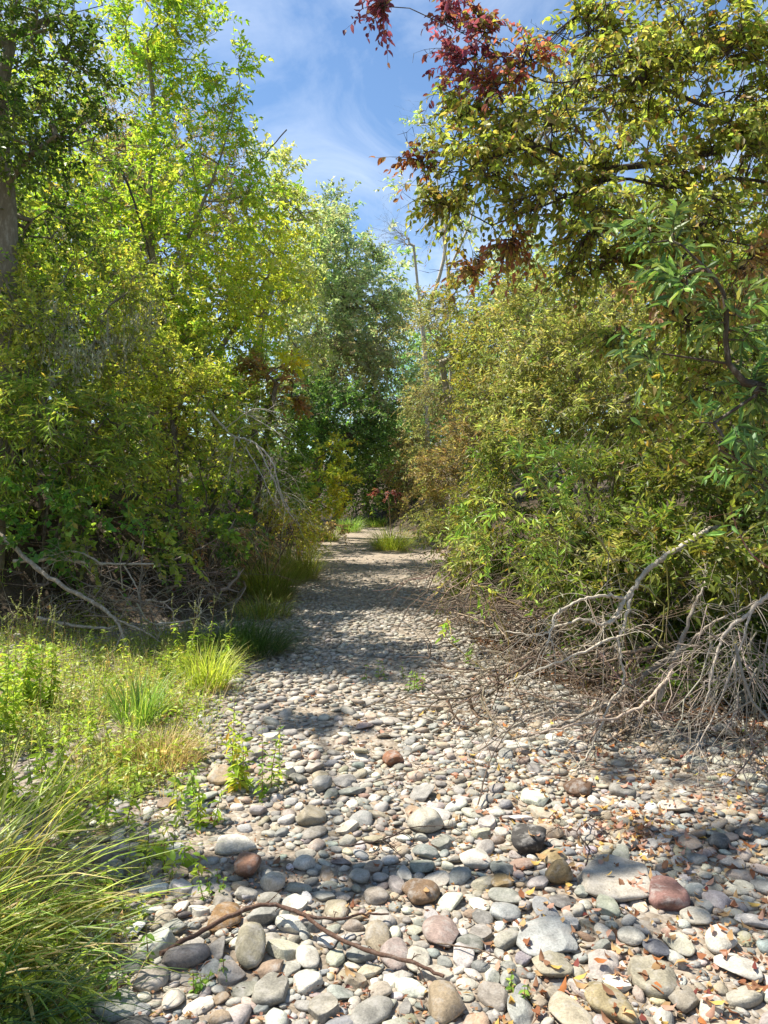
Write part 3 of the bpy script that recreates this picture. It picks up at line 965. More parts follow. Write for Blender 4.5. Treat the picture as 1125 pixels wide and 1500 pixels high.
plant('dry_brown_tree', 'brownish half-bare tree seen through the boxelder crown', 'tree', 'trees on the grassy bank', (-6.2, 17.5),
      [(230, 200, 17.5, 110, 90, 1.8), (300, 230, 18, 60, 70, 1.5), (150, 230, 17, 80, 90, 1.6), (200, 330, 17, 130, 90, 2), (330, 320, 18, 70, 90, 1.6)],
      leaf=(.08, .036), lai=1.1, pal=BROWNT, bark='#7a6c58', r0=.14, L=.6, bare=.3)
plant('elder_tree', 'pale cream-green elder tipped with whitish seed heads', 'tree', 'trees on the grassy bank', (-3.2, 17.6),
      [(395, 255, 17, 45, 45, 1), (425, 315, 17.6, 42, 50, 1), (455, 300, 18, 26, 30, .8), (405, 390, 17, 48, 60, 1.1), (440, 400, 18, 38, 50, 1), (380, 215, 17.4, 22, 20, .5, None, .6), (440, 480, 17.5, 40, 60, 1)],
      leaf=(.10, .045), lai=2.0, pal=PALE, bark='#8f8570', r0=.08, L=.5)
plant('live_oak_tree', 'tall grey-green live oak rising beyond the bend', 'tree', 'trees on the grassy bank', (-2.7, 27),
      [(487, 325, 26, 40, 50, 1.6), (500, 380, 26, 60, 60, 2), (525, 430, 26, 65, 65, 2.2, OAK), (480, 470, 25, 60, 70, 2.2), (555, 480, 27, 45, 70, 2, OAKB), (505, 540, 25, 70, 70, 2.2, OAKB),
       (560, 560, 27, 45, 60, 2), (470, 400, 25, 40, 50, 1.6), (585, 450, 28, 26, 40, 1.4), (450, 560, 24, 50, 60, 1.8), (545, 390, 27, 22, 40, 1.2), (450, 350, 25.4, 26, 30, 1)],
      leaf=(.12, .06), lai=3.0, pal=OAK, bark='#6b6152', r0=.24, L=.6, bare=.02)
plant('bay_tree', 'dark green bay tree arching over the far end of the creek', 'tree', 'trees on the grassy bank', (-2.9, 25.2),
      [(500, 610, 23, 60, 40, 1.4), (520, 645, 23.5, 55, 26, 1.2), (470, 590, 22, 50, 45, 1.4), (545, 600, 25, 40, 45, 1.4), (500, 690, 23.6, 45, 26, 1.1), (455, 640, 22, 40, 40, 1.2), (560, 660, 26, 32, 50, 1.4)],
      leaf=(.11, .045), lai=2.6, pal=BAY, bark='#5a5044', r0=.16, L=.45)
plant('yellowing_shrub', 'yellow-green shrub glowing at the edge of the bend', 'shrub', None, (-2.1, 16.8),
      [(492, 735, 16.4, 28, 30, .6, YEL), (475, 690, 16.6, 34, 40, .7), (500, 710, 16.6, 22, 30, .5, YEL), (455, 740, 16, 34, 36, .6), (485, 650, 17, 30, 30, .6)],
      leaf=(.085, .045), lai=2.4, pal=(('#a5a93e', 3), ('#8a983a', 3), ('#b8b042', 1)), r0=.035, L=.32, stems=3)
plant('turning_maple', 'small maple turning orange and clear yellow on the bank', 'tree', None, (-2.2, 12.6),
      [(395, 545, 12, 44, 30, .5), (430, 575, 12.2, 30, 36, .5), (422, 533, 11.4, 22, 14, .3, YELLOW, 1.1), (400, 560, 11.4, 34, 24, .3, None, .8), (375, 590, 11.8, 36, 30, .5, OLIVE)],
      leaf=(.085, .05), lai=2.0, pal=ORANGE, r0=.04, L=.3, bark='#6f6252')
# wall of shrubs on the grassy bank
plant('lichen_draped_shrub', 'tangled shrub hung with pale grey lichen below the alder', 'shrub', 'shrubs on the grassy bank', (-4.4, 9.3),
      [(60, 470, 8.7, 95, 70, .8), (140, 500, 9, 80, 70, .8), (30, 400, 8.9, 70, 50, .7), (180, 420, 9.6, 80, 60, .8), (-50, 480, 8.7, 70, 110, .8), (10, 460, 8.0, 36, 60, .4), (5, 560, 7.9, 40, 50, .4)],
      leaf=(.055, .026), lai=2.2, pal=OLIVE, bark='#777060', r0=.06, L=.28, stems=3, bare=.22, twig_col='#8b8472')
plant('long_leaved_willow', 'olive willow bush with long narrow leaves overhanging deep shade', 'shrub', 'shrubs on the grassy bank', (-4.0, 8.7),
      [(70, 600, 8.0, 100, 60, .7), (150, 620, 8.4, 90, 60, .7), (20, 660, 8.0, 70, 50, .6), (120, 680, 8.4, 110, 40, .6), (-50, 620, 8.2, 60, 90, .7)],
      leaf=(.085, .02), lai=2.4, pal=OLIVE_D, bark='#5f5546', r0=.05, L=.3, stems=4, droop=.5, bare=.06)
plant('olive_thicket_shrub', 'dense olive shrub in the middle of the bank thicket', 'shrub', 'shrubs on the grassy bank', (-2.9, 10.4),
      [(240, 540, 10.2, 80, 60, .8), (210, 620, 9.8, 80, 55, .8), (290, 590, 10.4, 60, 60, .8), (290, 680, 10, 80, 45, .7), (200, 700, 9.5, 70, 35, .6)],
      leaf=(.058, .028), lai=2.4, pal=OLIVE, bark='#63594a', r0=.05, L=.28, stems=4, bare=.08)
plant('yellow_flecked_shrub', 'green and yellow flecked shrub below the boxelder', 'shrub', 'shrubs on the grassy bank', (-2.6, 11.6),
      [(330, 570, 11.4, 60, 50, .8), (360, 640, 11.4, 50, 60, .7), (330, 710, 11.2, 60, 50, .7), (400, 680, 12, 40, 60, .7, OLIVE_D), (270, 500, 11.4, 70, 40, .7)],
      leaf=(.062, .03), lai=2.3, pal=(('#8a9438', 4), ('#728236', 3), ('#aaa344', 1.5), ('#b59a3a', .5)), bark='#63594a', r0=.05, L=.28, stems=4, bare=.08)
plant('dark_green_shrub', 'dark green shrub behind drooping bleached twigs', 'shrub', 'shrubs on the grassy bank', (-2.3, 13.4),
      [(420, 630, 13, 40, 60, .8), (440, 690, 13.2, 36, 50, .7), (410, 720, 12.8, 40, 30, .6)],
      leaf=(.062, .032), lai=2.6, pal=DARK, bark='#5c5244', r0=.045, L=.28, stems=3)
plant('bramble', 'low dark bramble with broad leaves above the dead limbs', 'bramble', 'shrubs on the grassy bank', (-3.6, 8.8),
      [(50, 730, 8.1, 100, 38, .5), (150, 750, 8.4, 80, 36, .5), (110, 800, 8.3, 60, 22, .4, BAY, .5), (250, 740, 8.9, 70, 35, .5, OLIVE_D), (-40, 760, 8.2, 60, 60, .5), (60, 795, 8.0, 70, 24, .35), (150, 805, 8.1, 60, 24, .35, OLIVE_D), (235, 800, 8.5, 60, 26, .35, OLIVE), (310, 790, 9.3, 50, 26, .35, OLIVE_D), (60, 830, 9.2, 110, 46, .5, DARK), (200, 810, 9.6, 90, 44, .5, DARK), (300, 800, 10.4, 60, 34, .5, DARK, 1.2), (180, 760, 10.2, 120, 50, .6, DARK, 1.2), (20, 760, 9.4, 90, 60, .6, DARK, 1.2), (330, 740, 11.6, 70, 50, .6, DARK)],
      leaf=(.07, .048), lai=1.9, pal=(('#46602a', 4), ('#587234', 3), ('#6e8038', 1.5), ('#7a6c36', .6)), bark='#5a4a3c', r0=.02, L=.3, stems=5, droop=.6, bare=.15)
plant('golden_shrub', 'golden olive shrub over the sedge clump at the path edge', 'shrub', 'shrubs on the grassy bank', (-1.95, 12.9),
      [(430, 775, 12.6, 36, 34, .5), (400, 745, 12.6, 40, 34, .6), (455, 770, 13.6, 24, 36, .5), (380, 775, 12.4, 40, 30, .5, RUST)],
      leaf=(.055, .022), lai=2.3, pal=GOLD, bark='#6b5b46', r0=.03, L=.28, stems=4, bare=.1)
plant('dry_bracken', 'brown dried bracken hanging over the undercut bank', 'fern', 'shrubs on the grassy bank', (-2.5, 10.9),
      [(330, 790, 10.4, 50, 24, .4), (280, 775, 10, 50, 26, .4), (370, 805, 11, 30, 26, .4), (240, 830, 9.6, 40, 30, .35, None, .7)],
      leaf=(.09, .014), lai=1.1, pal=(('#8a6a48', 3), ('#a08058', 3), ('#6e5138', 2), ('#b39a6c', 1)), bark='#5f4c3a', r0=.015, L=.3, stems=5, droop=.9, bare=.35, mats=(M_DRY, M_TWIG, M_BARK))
plant('tawny_shrub', 'tawny low shrub beside the far grass verge', 'shrub', None, (-2.2, 19),
      [(470, 765, 18, 30, 22, .6), (495, 770, 20, 20, 14, .5)], leaf=(.07, .03), lai=2.2, pal=RUST, r0=.02, L=.3, stems=3)

# ---- far end
plant('far_ash_tree', 'soft green tree closing the view at the end of the creek', 'tree', 'trees closing the far end', (.8, 44),
      [(590, 590, 42, 50, 60, 2.5), (620, 520, 43, 45, 50, 2.5), (570, 650, 41, 50, 50, 2.2), (630, 620, 42, 45, 60, 2.5)], leaf=(.17, .08), lai=2.4, pal=FARG, r0=.26, L=.8, nl=12)
plant('far_dark_tree', 'shadowy dark tree behind the bend of the creek', 'tree', 'trees closing the far end', (-2.6, 38),
      [(520, 700, 36, 40, 40, 2), (560, 690, 37, 40, 50, 2), (500, 640, 37, 40, 50, 2), (540, 735, 35, 40, 22, 1.4), (590, 720, 37, 36, 40, 1.6)], leaf=(.15, .07), lai=3, pal=DARK, r0=.2, L=.6, nl=12)
plant('pink_leaved_shrub', 'small shrub with pinkish red leaves over a dark hollow', 'shrub', None, (.55, 28.6),
      [(568, 722, 27.5, 26, 9, .7), (595, 728, 27.5, 20, 12, .6, RUST)], leaf=(.09, .05), lai=1.7, pal=PINK, r0=.03, L=.35, stems=3)
plant('rust_tinted_shrub', 'rust tinted shrub leaning in from the brushy side of the bend', 'shrub', None, (1.3, 24),
      [(590, 690, 23, 34, 28, .9), (610, 650, 23, 36, 40, 1), (585, 745, 23, 14, 14, .5)], leaf=(.08, .034), lai=2.2, pal=RUST, r0=.04, L=.35, stems=3)
# ---- brushy bank
plant('grey_willow_tree', 'grey-green willow with a bleached bare top at the bend', 'tree', 'trees on the brushy bank', (1.7, 19.5),
      [(630, 470, 19, 34, 60, 1.1), (650, 540, 18.6, 44, 60, 1.2), (620, 590, 19, 36, 50, 1.1), (660, 440, 19, 34, 40, 1.1, OLIVE), (690, 500, 18, 40, 60, 1.1, OLIVE_D), (635, 650, 18, 38, 50, 1)],
      leaf=(.085, .03), lai=2.0, pal=(('#868a5a', 3), ('#74784a', 3), ('#99946a', 2), ('#8c7a54', 1)), bark='#a79e8c', r0=.1, L=.45, bare=.15)
plant('brown_willow_shrub', 'brownish willow shrub edging the sunlit part of the creek', 'shrub', 'shrubs on the brushy bank', (1.9, 15),
      [(650, 690, 14.5, 44, 50, .9), (690, 640, 14, 48, 50, .9), (625, 735, 15, 28, 36, .7, WILLOW), (660, 755, 14, 44, 28, .7, WILLOW), (700, 570, 14, 40, 50, .8, OLIVE), (690, 720, 13, 50, 44, .8, OLIVE)],
      leaf=(.07, .022), lai=2.3, pal=RUST, bark='#8b7d68', r0=.06, L=.34, stems=4, bare=.1)
plant('sunlit_willow', 'sunlit yellow-olive willow filling the middle of the brushy bank', 'shrub', 'shrubs on the brushy bank', (2.6, 9.6),
      [(760, 520, 9.4, 80, 60, .8), (850, 520, 9, 80, 60, .8), (730, 590, 9.6, 60, 55, .7), (820, 600, 8.8, 80, 55, .8), (910, 590, 8.6, 80, 60, .8), (770, 460, 10, 80, 50, .8), (900, 480, 9.4, 90, 55, .9), (1000, 520, 9, 80, 70, .9),
       (960, 650, 8.4, 90, 60, .8), (1100, 540, 9, 90, 100, .9)],
      leaf=(.066, .021), lai=2.3, pal=WILLOW, bark='#8a7c64', r0=.07, L=.3, stems=6, bare=.07)
plant('green_willow', 'mid-green willow bush hanging low over the dead brush', 'shrub', 'shrubs on the brushy bank', (2.5, 8.0),
      [(740, 680, 8.6, 60, 45, .6), (820, 680, 7.8, 70, 45, .6), (900, 690, 7.4, 70, 45, .6), (700, 750, 9, 60, 36, .6), (780, 755, 8, 70, 36, .5), (860, 760, 7.4, 70, 36, .5), (650, 785, 10.5, 40, 22, .5, WILLOW), (940, 760, 7.2, 60, 40, .5), (830, 810, 7.2, 80, 26, .4), (730, 800, 8.4, 60, 26, .4), (700, 815, 8.2, 60, 26, .4, WILLOW), (770, 830, 7.2, 70, 28, .35), (845, 845, 6.6, 70, 26, .35), (910, 820, 6.4, 60, 30, .35, WILLOW), (790, 850, 8.2, 90, 40, .5, DARK, 1.2), (700, 840, 9.6, 60, 26, .5, OLIVE_D), (890, 880, 7.4, 70, 40, .4, DARK, 1.2), (880, 810, 7, 70, 30, .4), (760, 640, 8.6, 60, 30, .6, WILLOW)],  # dark-leaved clumps behind the brush put its shade into the leaf colour
      leaf=(.07, .021), lai=2.4, pal=WILLOW_D, bark='#7c6f5a', r0=.05, L=.3, stems=6, bare=.08)
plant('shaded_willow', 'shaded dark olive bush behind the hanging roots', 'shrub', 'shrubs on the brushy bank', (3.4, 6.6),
      [(1000, 700, 6.4, 80, 60, .6), (1080, 660, 6, 70, 80, .6), (1040, 780, 6.2, 80, 50, .5), (960, 780, 6.5, 60, 40, .5), (1120, 760, 6, 60, 70, .6), (1120, 840, 6, 60, 40, .5), (1000, 860, 6.6, 80, 36, .4), (920, 850, 6.9, 70, 36, .4), (1090, 900, 6.2, 60, 40, .4, DARK), (1000, 930, 6.6, 70, 30, .4, DARK, 1.5), (900, 930, 6.7, 80, 40, .4, DARK, 1.5), (1105, 970, 5.7, 60, 40, .3, DARK, 1.4), (985, 990, 6.0, 80, 26, .3, DARK, 1.4), (1080, 900, 6.0, 60, 40, .3, DARK, 1.4), (1060, 600, 6.4, 80, 50, .6), (950, 785, 6.0, 80, 30, .4, WILLOW_D, 1.2), (1050, 800, 5.1, 70, 40, .4, None, 1.2), (1110, 850, 4.8, 40, 36, .3, None, 1.1), (1020, 850, 5.8, 60, 30, .35, None, 1.1)],  # low dark-leaved clumps colour the hollow behind the brush as if in shade
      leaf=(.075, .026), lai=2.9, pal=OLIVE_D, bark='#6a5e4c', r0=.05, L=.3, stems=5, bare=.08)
plant('leafy_willow_shoots', 'bright green willow shoots with long curved leaves above the dead limb', 'shrub', None, (1.75, 5.6),
      [(780, 690, 5.3, 60, 30, .3), (820, 735, 5.2, 50, 32, .3), (745, 740, 5.4, 45, 36, .3), (800, 790, 5.2, 60, 30, .3), (710, 790, 5.6, 40, 26, .25), (850, 690, 5.3, 36, 36, .25)],
      leaf=(.075, .018), lai=.75, pal=BRIGHT, bark='#8f8a4a', r0=.016, L=.26, stems=6, tmpl=LEAF_FINE, mats=(M_WAXY, M_TWIG, M_TWIG), twig_col='#8a8048', nl=11, min_r=.002)
plant('yellow_stemmed_sapling', 'thin sapling with yellow stems and few leaves in the dead brush', 'sapling', None, (.92, 6.4),
      [(690, 850, 6, 40, 26, .2), (720, 880, 5.9, 30, 40, .2), (655, 900, 6.1, 20, 40, .2)], leaf=(.07, .02), lai=.10, pal=BRIGHT, bark='#b39a4a', r0=.007, L=.2, stems=5, tmpl=LEAF_FINE, twig_col='#b09a52', nl=6, min_r=.002)
plant('tall_alder', 'sunlit olive alder rising behind the brushy bank', 'tree', 'trees on the brushy bank', (4.6, 13),
      [(800, 430, 12.5, 90, 50, 1.1), (900, 400, 12, 110, 70, 1.2), (1020, 400, 12, 110, 80, 1.2), (720, 450, 13.5, 60, 50, 1), (790, 180, 13.4, 50, 60, 1.1, None, 1.5),  (860, 130, 15, 60, 70, 1.1), (940, 140, 16, 60, 70, 1.1), (1110, 300, 12, 90, 120, 1.3), (960, 300, 12.5, 110, 60, 1.1, None, .5), (700, 520, 14, 50, 50, .9)],
      leaf=(.072, .032), lai=1.2, pal=OLIVE, bark='#7a6e5c', r0=.10, L=.38, bare=.1)
plant('pale_sparse_tree', 'sparse pale green treetop against the blue sky', 'tree', 'trees on the brushy bank', (1.9, 21.5),
      [(640, 215, 20.5, 34, 30, .8), (600, 275, 20.5, 40, 18, .6), (625, 180, 20.5, 40, 14, .5), (665, 280, 20.5, 40, 40, .8, None, .6), (690, 340, 20.5, 40, 50, .8, None, .5), (850, 130, 20, 40, 40, 1)],
      leaf=(.10, .05), lai=1.15, pal=PALE, bark='#c4bcac', r0=.045, L=.5,
      trunk=[[(1.9, 21.5, gz(1.9, 21.5)), W(660, 520, 21), W(656, 400, 21), W(648, 340, 20.7), W(640, 260, 20.5)], [W(656, 400, 21), W(690, 320, 20.5), W(700, 250, 20.5)]], bare=.4, droop=.3)
plant('bare_snag', 'thin bleached leafless snag standing against the sky', 'dead tree', None, (1.3, 23.5),
      [(600, 350, 23, 26, 40, .5), (640, 330, 23, 36, 50, .5)], leaf=(.05, .02), lai=.02, pal=RUST, bark='#c2b8a8', r0=.07, L=.7, bare=.97, twig_col='#8f8574', dens=14,
      trunk=[[(1.3, 23.5, gz(1.3, 23.5)), W(625, 560, 23.4), W(612, 420, 23.2), W(606, 360, 23)], [W(618, 480, 23.3), W(650, 380, 23), W(652, 300, 23)]], twig_r=.005)

# ---- overhanging foreground ash and laurel on the brushy side
plant('overhanging_ash', 'overhanging ash with olive leaves, red branch tips and dark limbs', 'tree', None, (3.9, 4.6),
      [(675, 165, 4.3, 45, 40, .28), (700, 250, 4.3, 80, 60, .4), (790, 190, 4.4, 90, 60, .45), (900, 130, 4.4, 110, 60, .5), (1040, 110, 4.3, 100, 80, .5), (800, 290, 4.3, 90, 50, .4), (930, 250, 4.2, 100, 50, .4),
       (1070, 230, 4.2, 80, 60, .4), (880, 340, 4.2, 100, 40, .35), (1020, 320, 4.0, 90, 50, .35), (860, 50, 4.5, 100, 40, .4, None, .75), (1010, 20, 4.5, 110, 50, .5), (740, 345, 4.3, 45, 32, .25, ASHR, .7), (700, 400, 4.4, 20, 26, .15, ASHR, .7),
       (690, 95, 4.4, 60, 34, .3, RED, .8), (770, 85, 4.4, 40, 40, .25, REDA, .8), (650, 25, 4.5, 45, 24, .2, RED, .6), (730, 130, 4.3, 50, 30, .25, REDA, .7), (700, 50, 4.4, 60, 30, .2, REDA, .5), (560, 6, 4.5, 36, 12, .15, RED, .8), (620, 238, 4.3, 24, 18, .15, REDB, .6), (660, 300, 4.3, 34, 40, .2, OLIVE, .8),
       (1095, 380, 3.9, 50, 40, .25, ASH_T, .9), (960, 420, 4.0, 80, 40, .3, ASH_T, .7), (860, 390, 4.3, 80, 30, .3, ASH, .8), (1010, 470, 4.2, 80, 40, .3, ASH, .8), (1180, 150, 4.3, 70, 150, .5), (1190, 330, 4.1, 70, 80, .5), (900, 500, 4.3, 60, 40, .25, ASH, .7), (1050, 560, 4.1, 70, 50, .3, ASH, .7), (940, 620, 4.3, 60, 40, .25, ASH, .45), (1080, 680, 4.1, 60, 50, .3, ASH, .6)],
      leaf=(.047, .022), lai=2.9, pal=ASH, bark='#3f362d', r0=.03, L=.2, nl=10, tmpl=LEAF_FINE, twig_col='#4a3d33', droop=.5, hang=.45,
      trunk=[[(3.9, 4.6, gz(3.9, 4.6) - .1), (3.7, 4.6, 1.6), (3.2, 4.5, 2.7), W(1220, 300, 4.4), W(1125, 268, 4.3), W(1060, 262, 4.3), W(985, 275, 4.3), W(900, 262, 4.3), W(800, 300, 4.3), W(720, 330, 4.3)],
             [W(1220, 300, 4.4), W(1125, 212, 4.3), W(1050, 222, 4.3), W(960, 240, 4.3), W(860, 245, 4.3), W(790, 215, 4.35), W(720, 230, 4.3)],
             [W(1125, 212, 4.3), W(1020, 150, 4.3), W(900, 110, 4.4), W(800, 120, 4.4), W(700, 60, 4.4), W(600, 12, 4.5)],
             [W(900, 262, 4.3), W(830, 160, 4.3), W(855, 90, 4.4), W(865, 0, 4.5)]], bare=.06)
plant('bay_laurel', 'bay laurel sprays with long dark glossy leaves hanging before the shaded bush', 'tree', None, (3.3, 3.9),
      [(1075, 470, 3.5, 60, 60, .25), (1010, 420, 3.5, 60, 50, .22), (1110, 570, 3.5, 44, 70, .25), (970, 350, 3.6, 60, 34, .2, None, .7), (950, 520, 3.6, 50, 36, .2, None, .55), (1040, 640, 3.5, 60, 60, .25, None, .5), (1110, 700, 3.5, 40, 60, .25, None, .6)],
      leaf=(.088, .021), lai=1.7, pal=LAUREL, bark='#4f4438', r0=.02, L=.2, nl=9, tmpl=LEAF_FINE, mats=(M_WAXY, M_TWIG, M_BARK), twig_col='#4f4a34', droop=.35,
      trunk=[[(3.3, 3.9, gz(3.3, 3.9) - .1), (2.9, 3.8, 1.3), (2.5, 3.7, 2.0), W(1090, 560, 3.55), W(1060, 430, 3.5), W(1000, 360, 3.5)]])

# ---- trees filling the valley sides behind the first row
BACKS = [('rounded olive thicket tree on the slope behind the shaded bush', 'broadleaf_tree', 5.0, 7.6, 2.8, 1.5, OLIVE_D), ('small dark thicket tree on the slope behind the green willow', 'broadleaf_tree', 5.4, 10.2, 3.2, 1.7, DARK), ('low dark thicket tree close behind the bramble', 'broadleaf_tree', -6.2, 12.2, 3.0, 2.0, DARK), ('low olive thicket tree close behind the flecked shrub', 'broadleaf_tree', -4.4, 14.6, 3.2, 1.7, OLIVE_D), ('broad maple spreading behind the grassy bank thicket', 'broadleaf_tree', -8.5, 13, 6.2, 3.2, MAPLE), ('dark oak deep behind the alder', 'oak_tree', -9, 19, 8.5, 3.6, DARK), ('olive oak up the slope behind the dry brown tree', 'oak_tree', -9.5, 27, 10, 4.2, OLIVE),
         ('green-grey oak up the slope behind the live oak', 'oak_tree', -7, 35, 11, 4.5, OAK), ('olive tree behind the sunlit willow', 'broadleaf_tree', 8.5, 11.5, 4.0, 2.6, OLIVE_D), ('yellow-green tree high on the brushy slope', 'broadleaf_tree', 7, 18, 6.8, 3.0, WILLOW),
         ('dusky oak beyond the grey willow', 'oak_tree', 5.2, 27, 7.5, 3.2, OAK), ('broad oak high behind the tall alder', 'oak_tree', 11, 24, 8, 4.2, BEYOND), ('hazy green oak at the far brushy side', 'oak_tree', 5, 40, 9.5, 4.5, FARG)]
for lab, nm, x, y, h, r, p in BACKS:
    z = gz(x, y)
    cl = [(np.array([x + rng.normal(0, r * .4), y + rng.normal(0, r * .4), z + h * q]), np.array([r * s, r * s, h * .2]), p, 1.0) for q, s in ((.22, .8), (.38, .95), (.55, 1.0), (.55, .8), (.72, .9), (.88, .6))]
    k = max(1.0, math.hypot(x, y) / 13)
    plant_w(nm, lab, 'tree', 'trees up the valley sides', np.array([x, y, z - .1]), cl, leaf=(.10 * k, .05 * k), lai=1.9 if x > 0 else 1.6, r0=.2, L=.5 * k ** .5, nl=12)
# unseen tree assumed from the near shade, crown clumps placed to cast it
cl = [(np.array(c), np.array(rr_), DARK, f) for c, rr_, f in (((-4.05, 2.7, 5.5), (.6, .4, .5), 1.7), ((-4.9, 3.0, 7.2), (.6, .4, .6), 1.0), ((-2.7, 4.7, 8.4), (.7, .7, .5), .6), ((-2.3, 5.8, 8.6), (.7, .6, .5), .6), ((-3.65, 4.25, 8.3), (.4, .35, .3), .6), ((-3.3, 5.6, 8.6), (.45, .35, .3), .6),
                                                              ((-4.3, 6.4, 7.2), (.6, .22, .4), .9), ((-6.0, 3.4, 6.0), (1.0, 1.0, 1.2), 1.2), ((-6.0, 4.2, 8.0), (1.0, 1.0, 1.0), 1.0))]
plant_w('shade_alder', 'unseen tall alder beside the viewpoint, placed to shade the near edge', 'tree', None, np.array([-6.2, 3.8, gz(-6.2, 3.8) - .1]), cl, leaf=(.08, .045), lai=1.9, r0=.15, L=.3)

# ------------------------------------------------------------------ grasses
def blades(mb, P, az, lean, L, wd, cols, curl, nseg=5, mat=0):
    """arching ribbons with a fold; one per P"""
    n = len(P)
    if not n:
        return
    dirh = np.stack([np.cos(az), np.sin(az), np.zeros(n)], 1)
    side = np.stack([-np.sin(az), np.cos(az), np.zeros(n)], 1)
    ang = lean.copy()                      # angle from vertical
    pos = P.copy()
    rows = []
    for i in range(nseg + 1):
        t = i / nseg
        w = wd * (1 - t ** 2.2) * (.55 + .45 * min(1, t * 4)) + .0004
        rows.append((pos - side * w[:, None] / 2, pos + np.stack([0 * w, 0 * w, -w * .25], 1), pos + side * w[:, None] / 2))
        step = L / nseg
        dvec = dirh * np.sin(ang)[:, None] + np.array([0, 0, 1.]) * np.cos(ang)[:, None]
        pos = pos + dvec * step[:, None]
        ang = ang + curl / nseg * (.5 + t)
    V = np.stack([np.stack(r, 1) for r in rows], 1).reshape(n, -1, 3)
    g = gh(V[..., 0].ravel(), V[..., 1].ravel()).reshape(V.shape[:2]) + .012
    V[..., 2] = np.maximum(V[..., 2], g + .01 * np.arange(V.shape[1])[None] / V.shape[1])
    k = np.arange(nseg) * 3
    q = np.concatenate([np.stack([k, k + 1, k + 4, k + 3], 1), np.stack([k + 1, k + 2, k + 5, k + 4], 1)])
    Fc = (np.arange(n) * 3 * (nseg + 1))[:, None, None] + q[None]
    mb.add(V.reshape(-1, 3), Fc.reshape(-1, 4), np.repeat(cols, 3 * (nseg + 1), 0), mat)


SEDGE = (('#7f8f38', 4), ('#95a040', 3), ('#66782f', 3), ('#b3a557', 1.2), ('#a8905a', .7))
SEDGE_G = (('#6f8f3a', 4), ('#85a544', 3), ('#587430', 2), ('#a3b052', 1))
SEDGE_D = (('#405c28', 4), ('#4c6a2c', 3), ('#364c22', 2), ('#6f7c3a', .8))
SEDGE_Y = (('#a5b544', 4), ('#b9c254', 3), ('#8aa03c', 2), ('#cfc46a', 1))
STRAW = (('#b79f70', 3), ('#c7b083', 3), ('#9c8257', 2), ('#8f8a4a', 1))


def tussock(name, label, px, py, h_px, n, pal, rad, spread=.55, bias=None, curl=1.3, wd=.006, cat='grass clump', xy=None, h=None, lean0=.12):
    g = G(px, py) if xy is None else np.array([xy[0], xy[1], gz(*xy)])
    H = h or h_px * g[1] / F
    o = empty(name, g, label, cat, 'grass clumps along the creek')
    mb = MB()
    a = rng.random(n) * 2 * np.pi
    q = rng.random(n) ** .6 * rad
    P = np.stack([g[0] + np.cos(a) * q, g[1] + np.sin(a) * q, np.zeros(n)], 1)
    P[:, 2] = gh(P[:, 0], P[:, 1]) - .01
    az = a + rng.normal(0, .7, n)
    if bias:
        az = np.where(rng.random(n) < bias[1], bias[0] + rng.normal(0, bias[2], n), az)
    lean = np.abs(rng.normal(lean0, .22, n)) + q / rad * spread * .6
    L = H * rng.uniform(.7, 1.45, n)
    cv = curl * rng.uniform(.3, 1.6, n)
    cv = np.where(rng.random(n) < .15, cv + 1.2, cv)          # bent and broken blades
    blades(mb, P, az, lean, L, wd * rng.uniform(.5, 1.4, n), pal_cols(pal, n, .28), cv)
    m = n // 5                             # dead thatch round the foot
    a = rng.random(m) * 2 * np.pi
    P = np.stack([g[0] + np.cos(a) * rad * .9, g[1] + np.sin(a) * rad * .9, np.zeros(m)], 1)
    P[:, 2] = gh(P[:, 0], P[:, 1])
    blades(mb, P, a + rng.normal(0, .9, m), rng.uniform(.6, 1.3, m), H * rng.uniform(.3, .7, m), wd * rng.uniform(.5, 1, m), pal_cols(STRAW, m), rng.uniform(.2, 1.0, m), 4)
    mb.build('blades', M_GRASS, o)
    return o


tussock('sedge_clump', 'tall golden green sedge clump under the golden shrub', 440, 848, 62, 700, SEDGE, .3)
tussock('sedge_clump', 'rounded olive sedge clump drooping over the path edge', 392, 880, 70, 900, SEDGE, .34)
tussock('sedge_clump', 'low green sedge fringe between the drooping clump and the dark one', 385, 905, 36, 500, SEDGE, .35)
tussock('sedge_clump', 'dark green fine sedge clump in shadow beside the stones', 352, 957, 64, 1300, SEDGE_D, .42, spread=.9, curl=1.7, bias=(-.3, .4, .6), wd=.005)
tussock('sedge_clump', 'bright upright grass clump catching the sun beside tall weeds', 303, 1012, 66, 300, SEDGE_Y, .14, spread=.5, curl=.9, wd=.007)
tussock('sedge_clump', 'thin upright grass clump with dark green blades in the weeds', 203, 1068, 74, 260, SEDGE_G, .12, spread=.5, curl=.7, wd=.007)
tussock('sedge_clump', 'yellow-green grass clump in the middle of the far path', 572, 806, 40, 600, SEDGE_Y, .42, spread=.8, curl=1.5, wd=.01)
tussock('sedge_clump', 'far low grass tuft beneath the pink-leaved shrub', 552, 772, 16, 300, SEDGE_G, .4, wd=.014)
tussock('sedge_clump', 'far green grass tuft at the foot of the yellowing shrub', 512, 780, 24, 400, SEDGE_G, .45, wd=.012)
tussock('sedge_clump', 'grass tuft fringing the tawny shrub', 478, 792, 22, 400, SEDGE, .4, wd=.012)
tussock('sedge_clump', 'big pale sedge clump with long blades sweeping over the cobbles', 20, 1300, 120, 170, SEDGE_Y + (('#c9b878', 4), ('#b39a62', 2)), .3, spread=.5, bias=(.5, .7, .6), curl=.75, wd=.011, xy=(-1.62, 2.95), h=.62, lean0=.75)
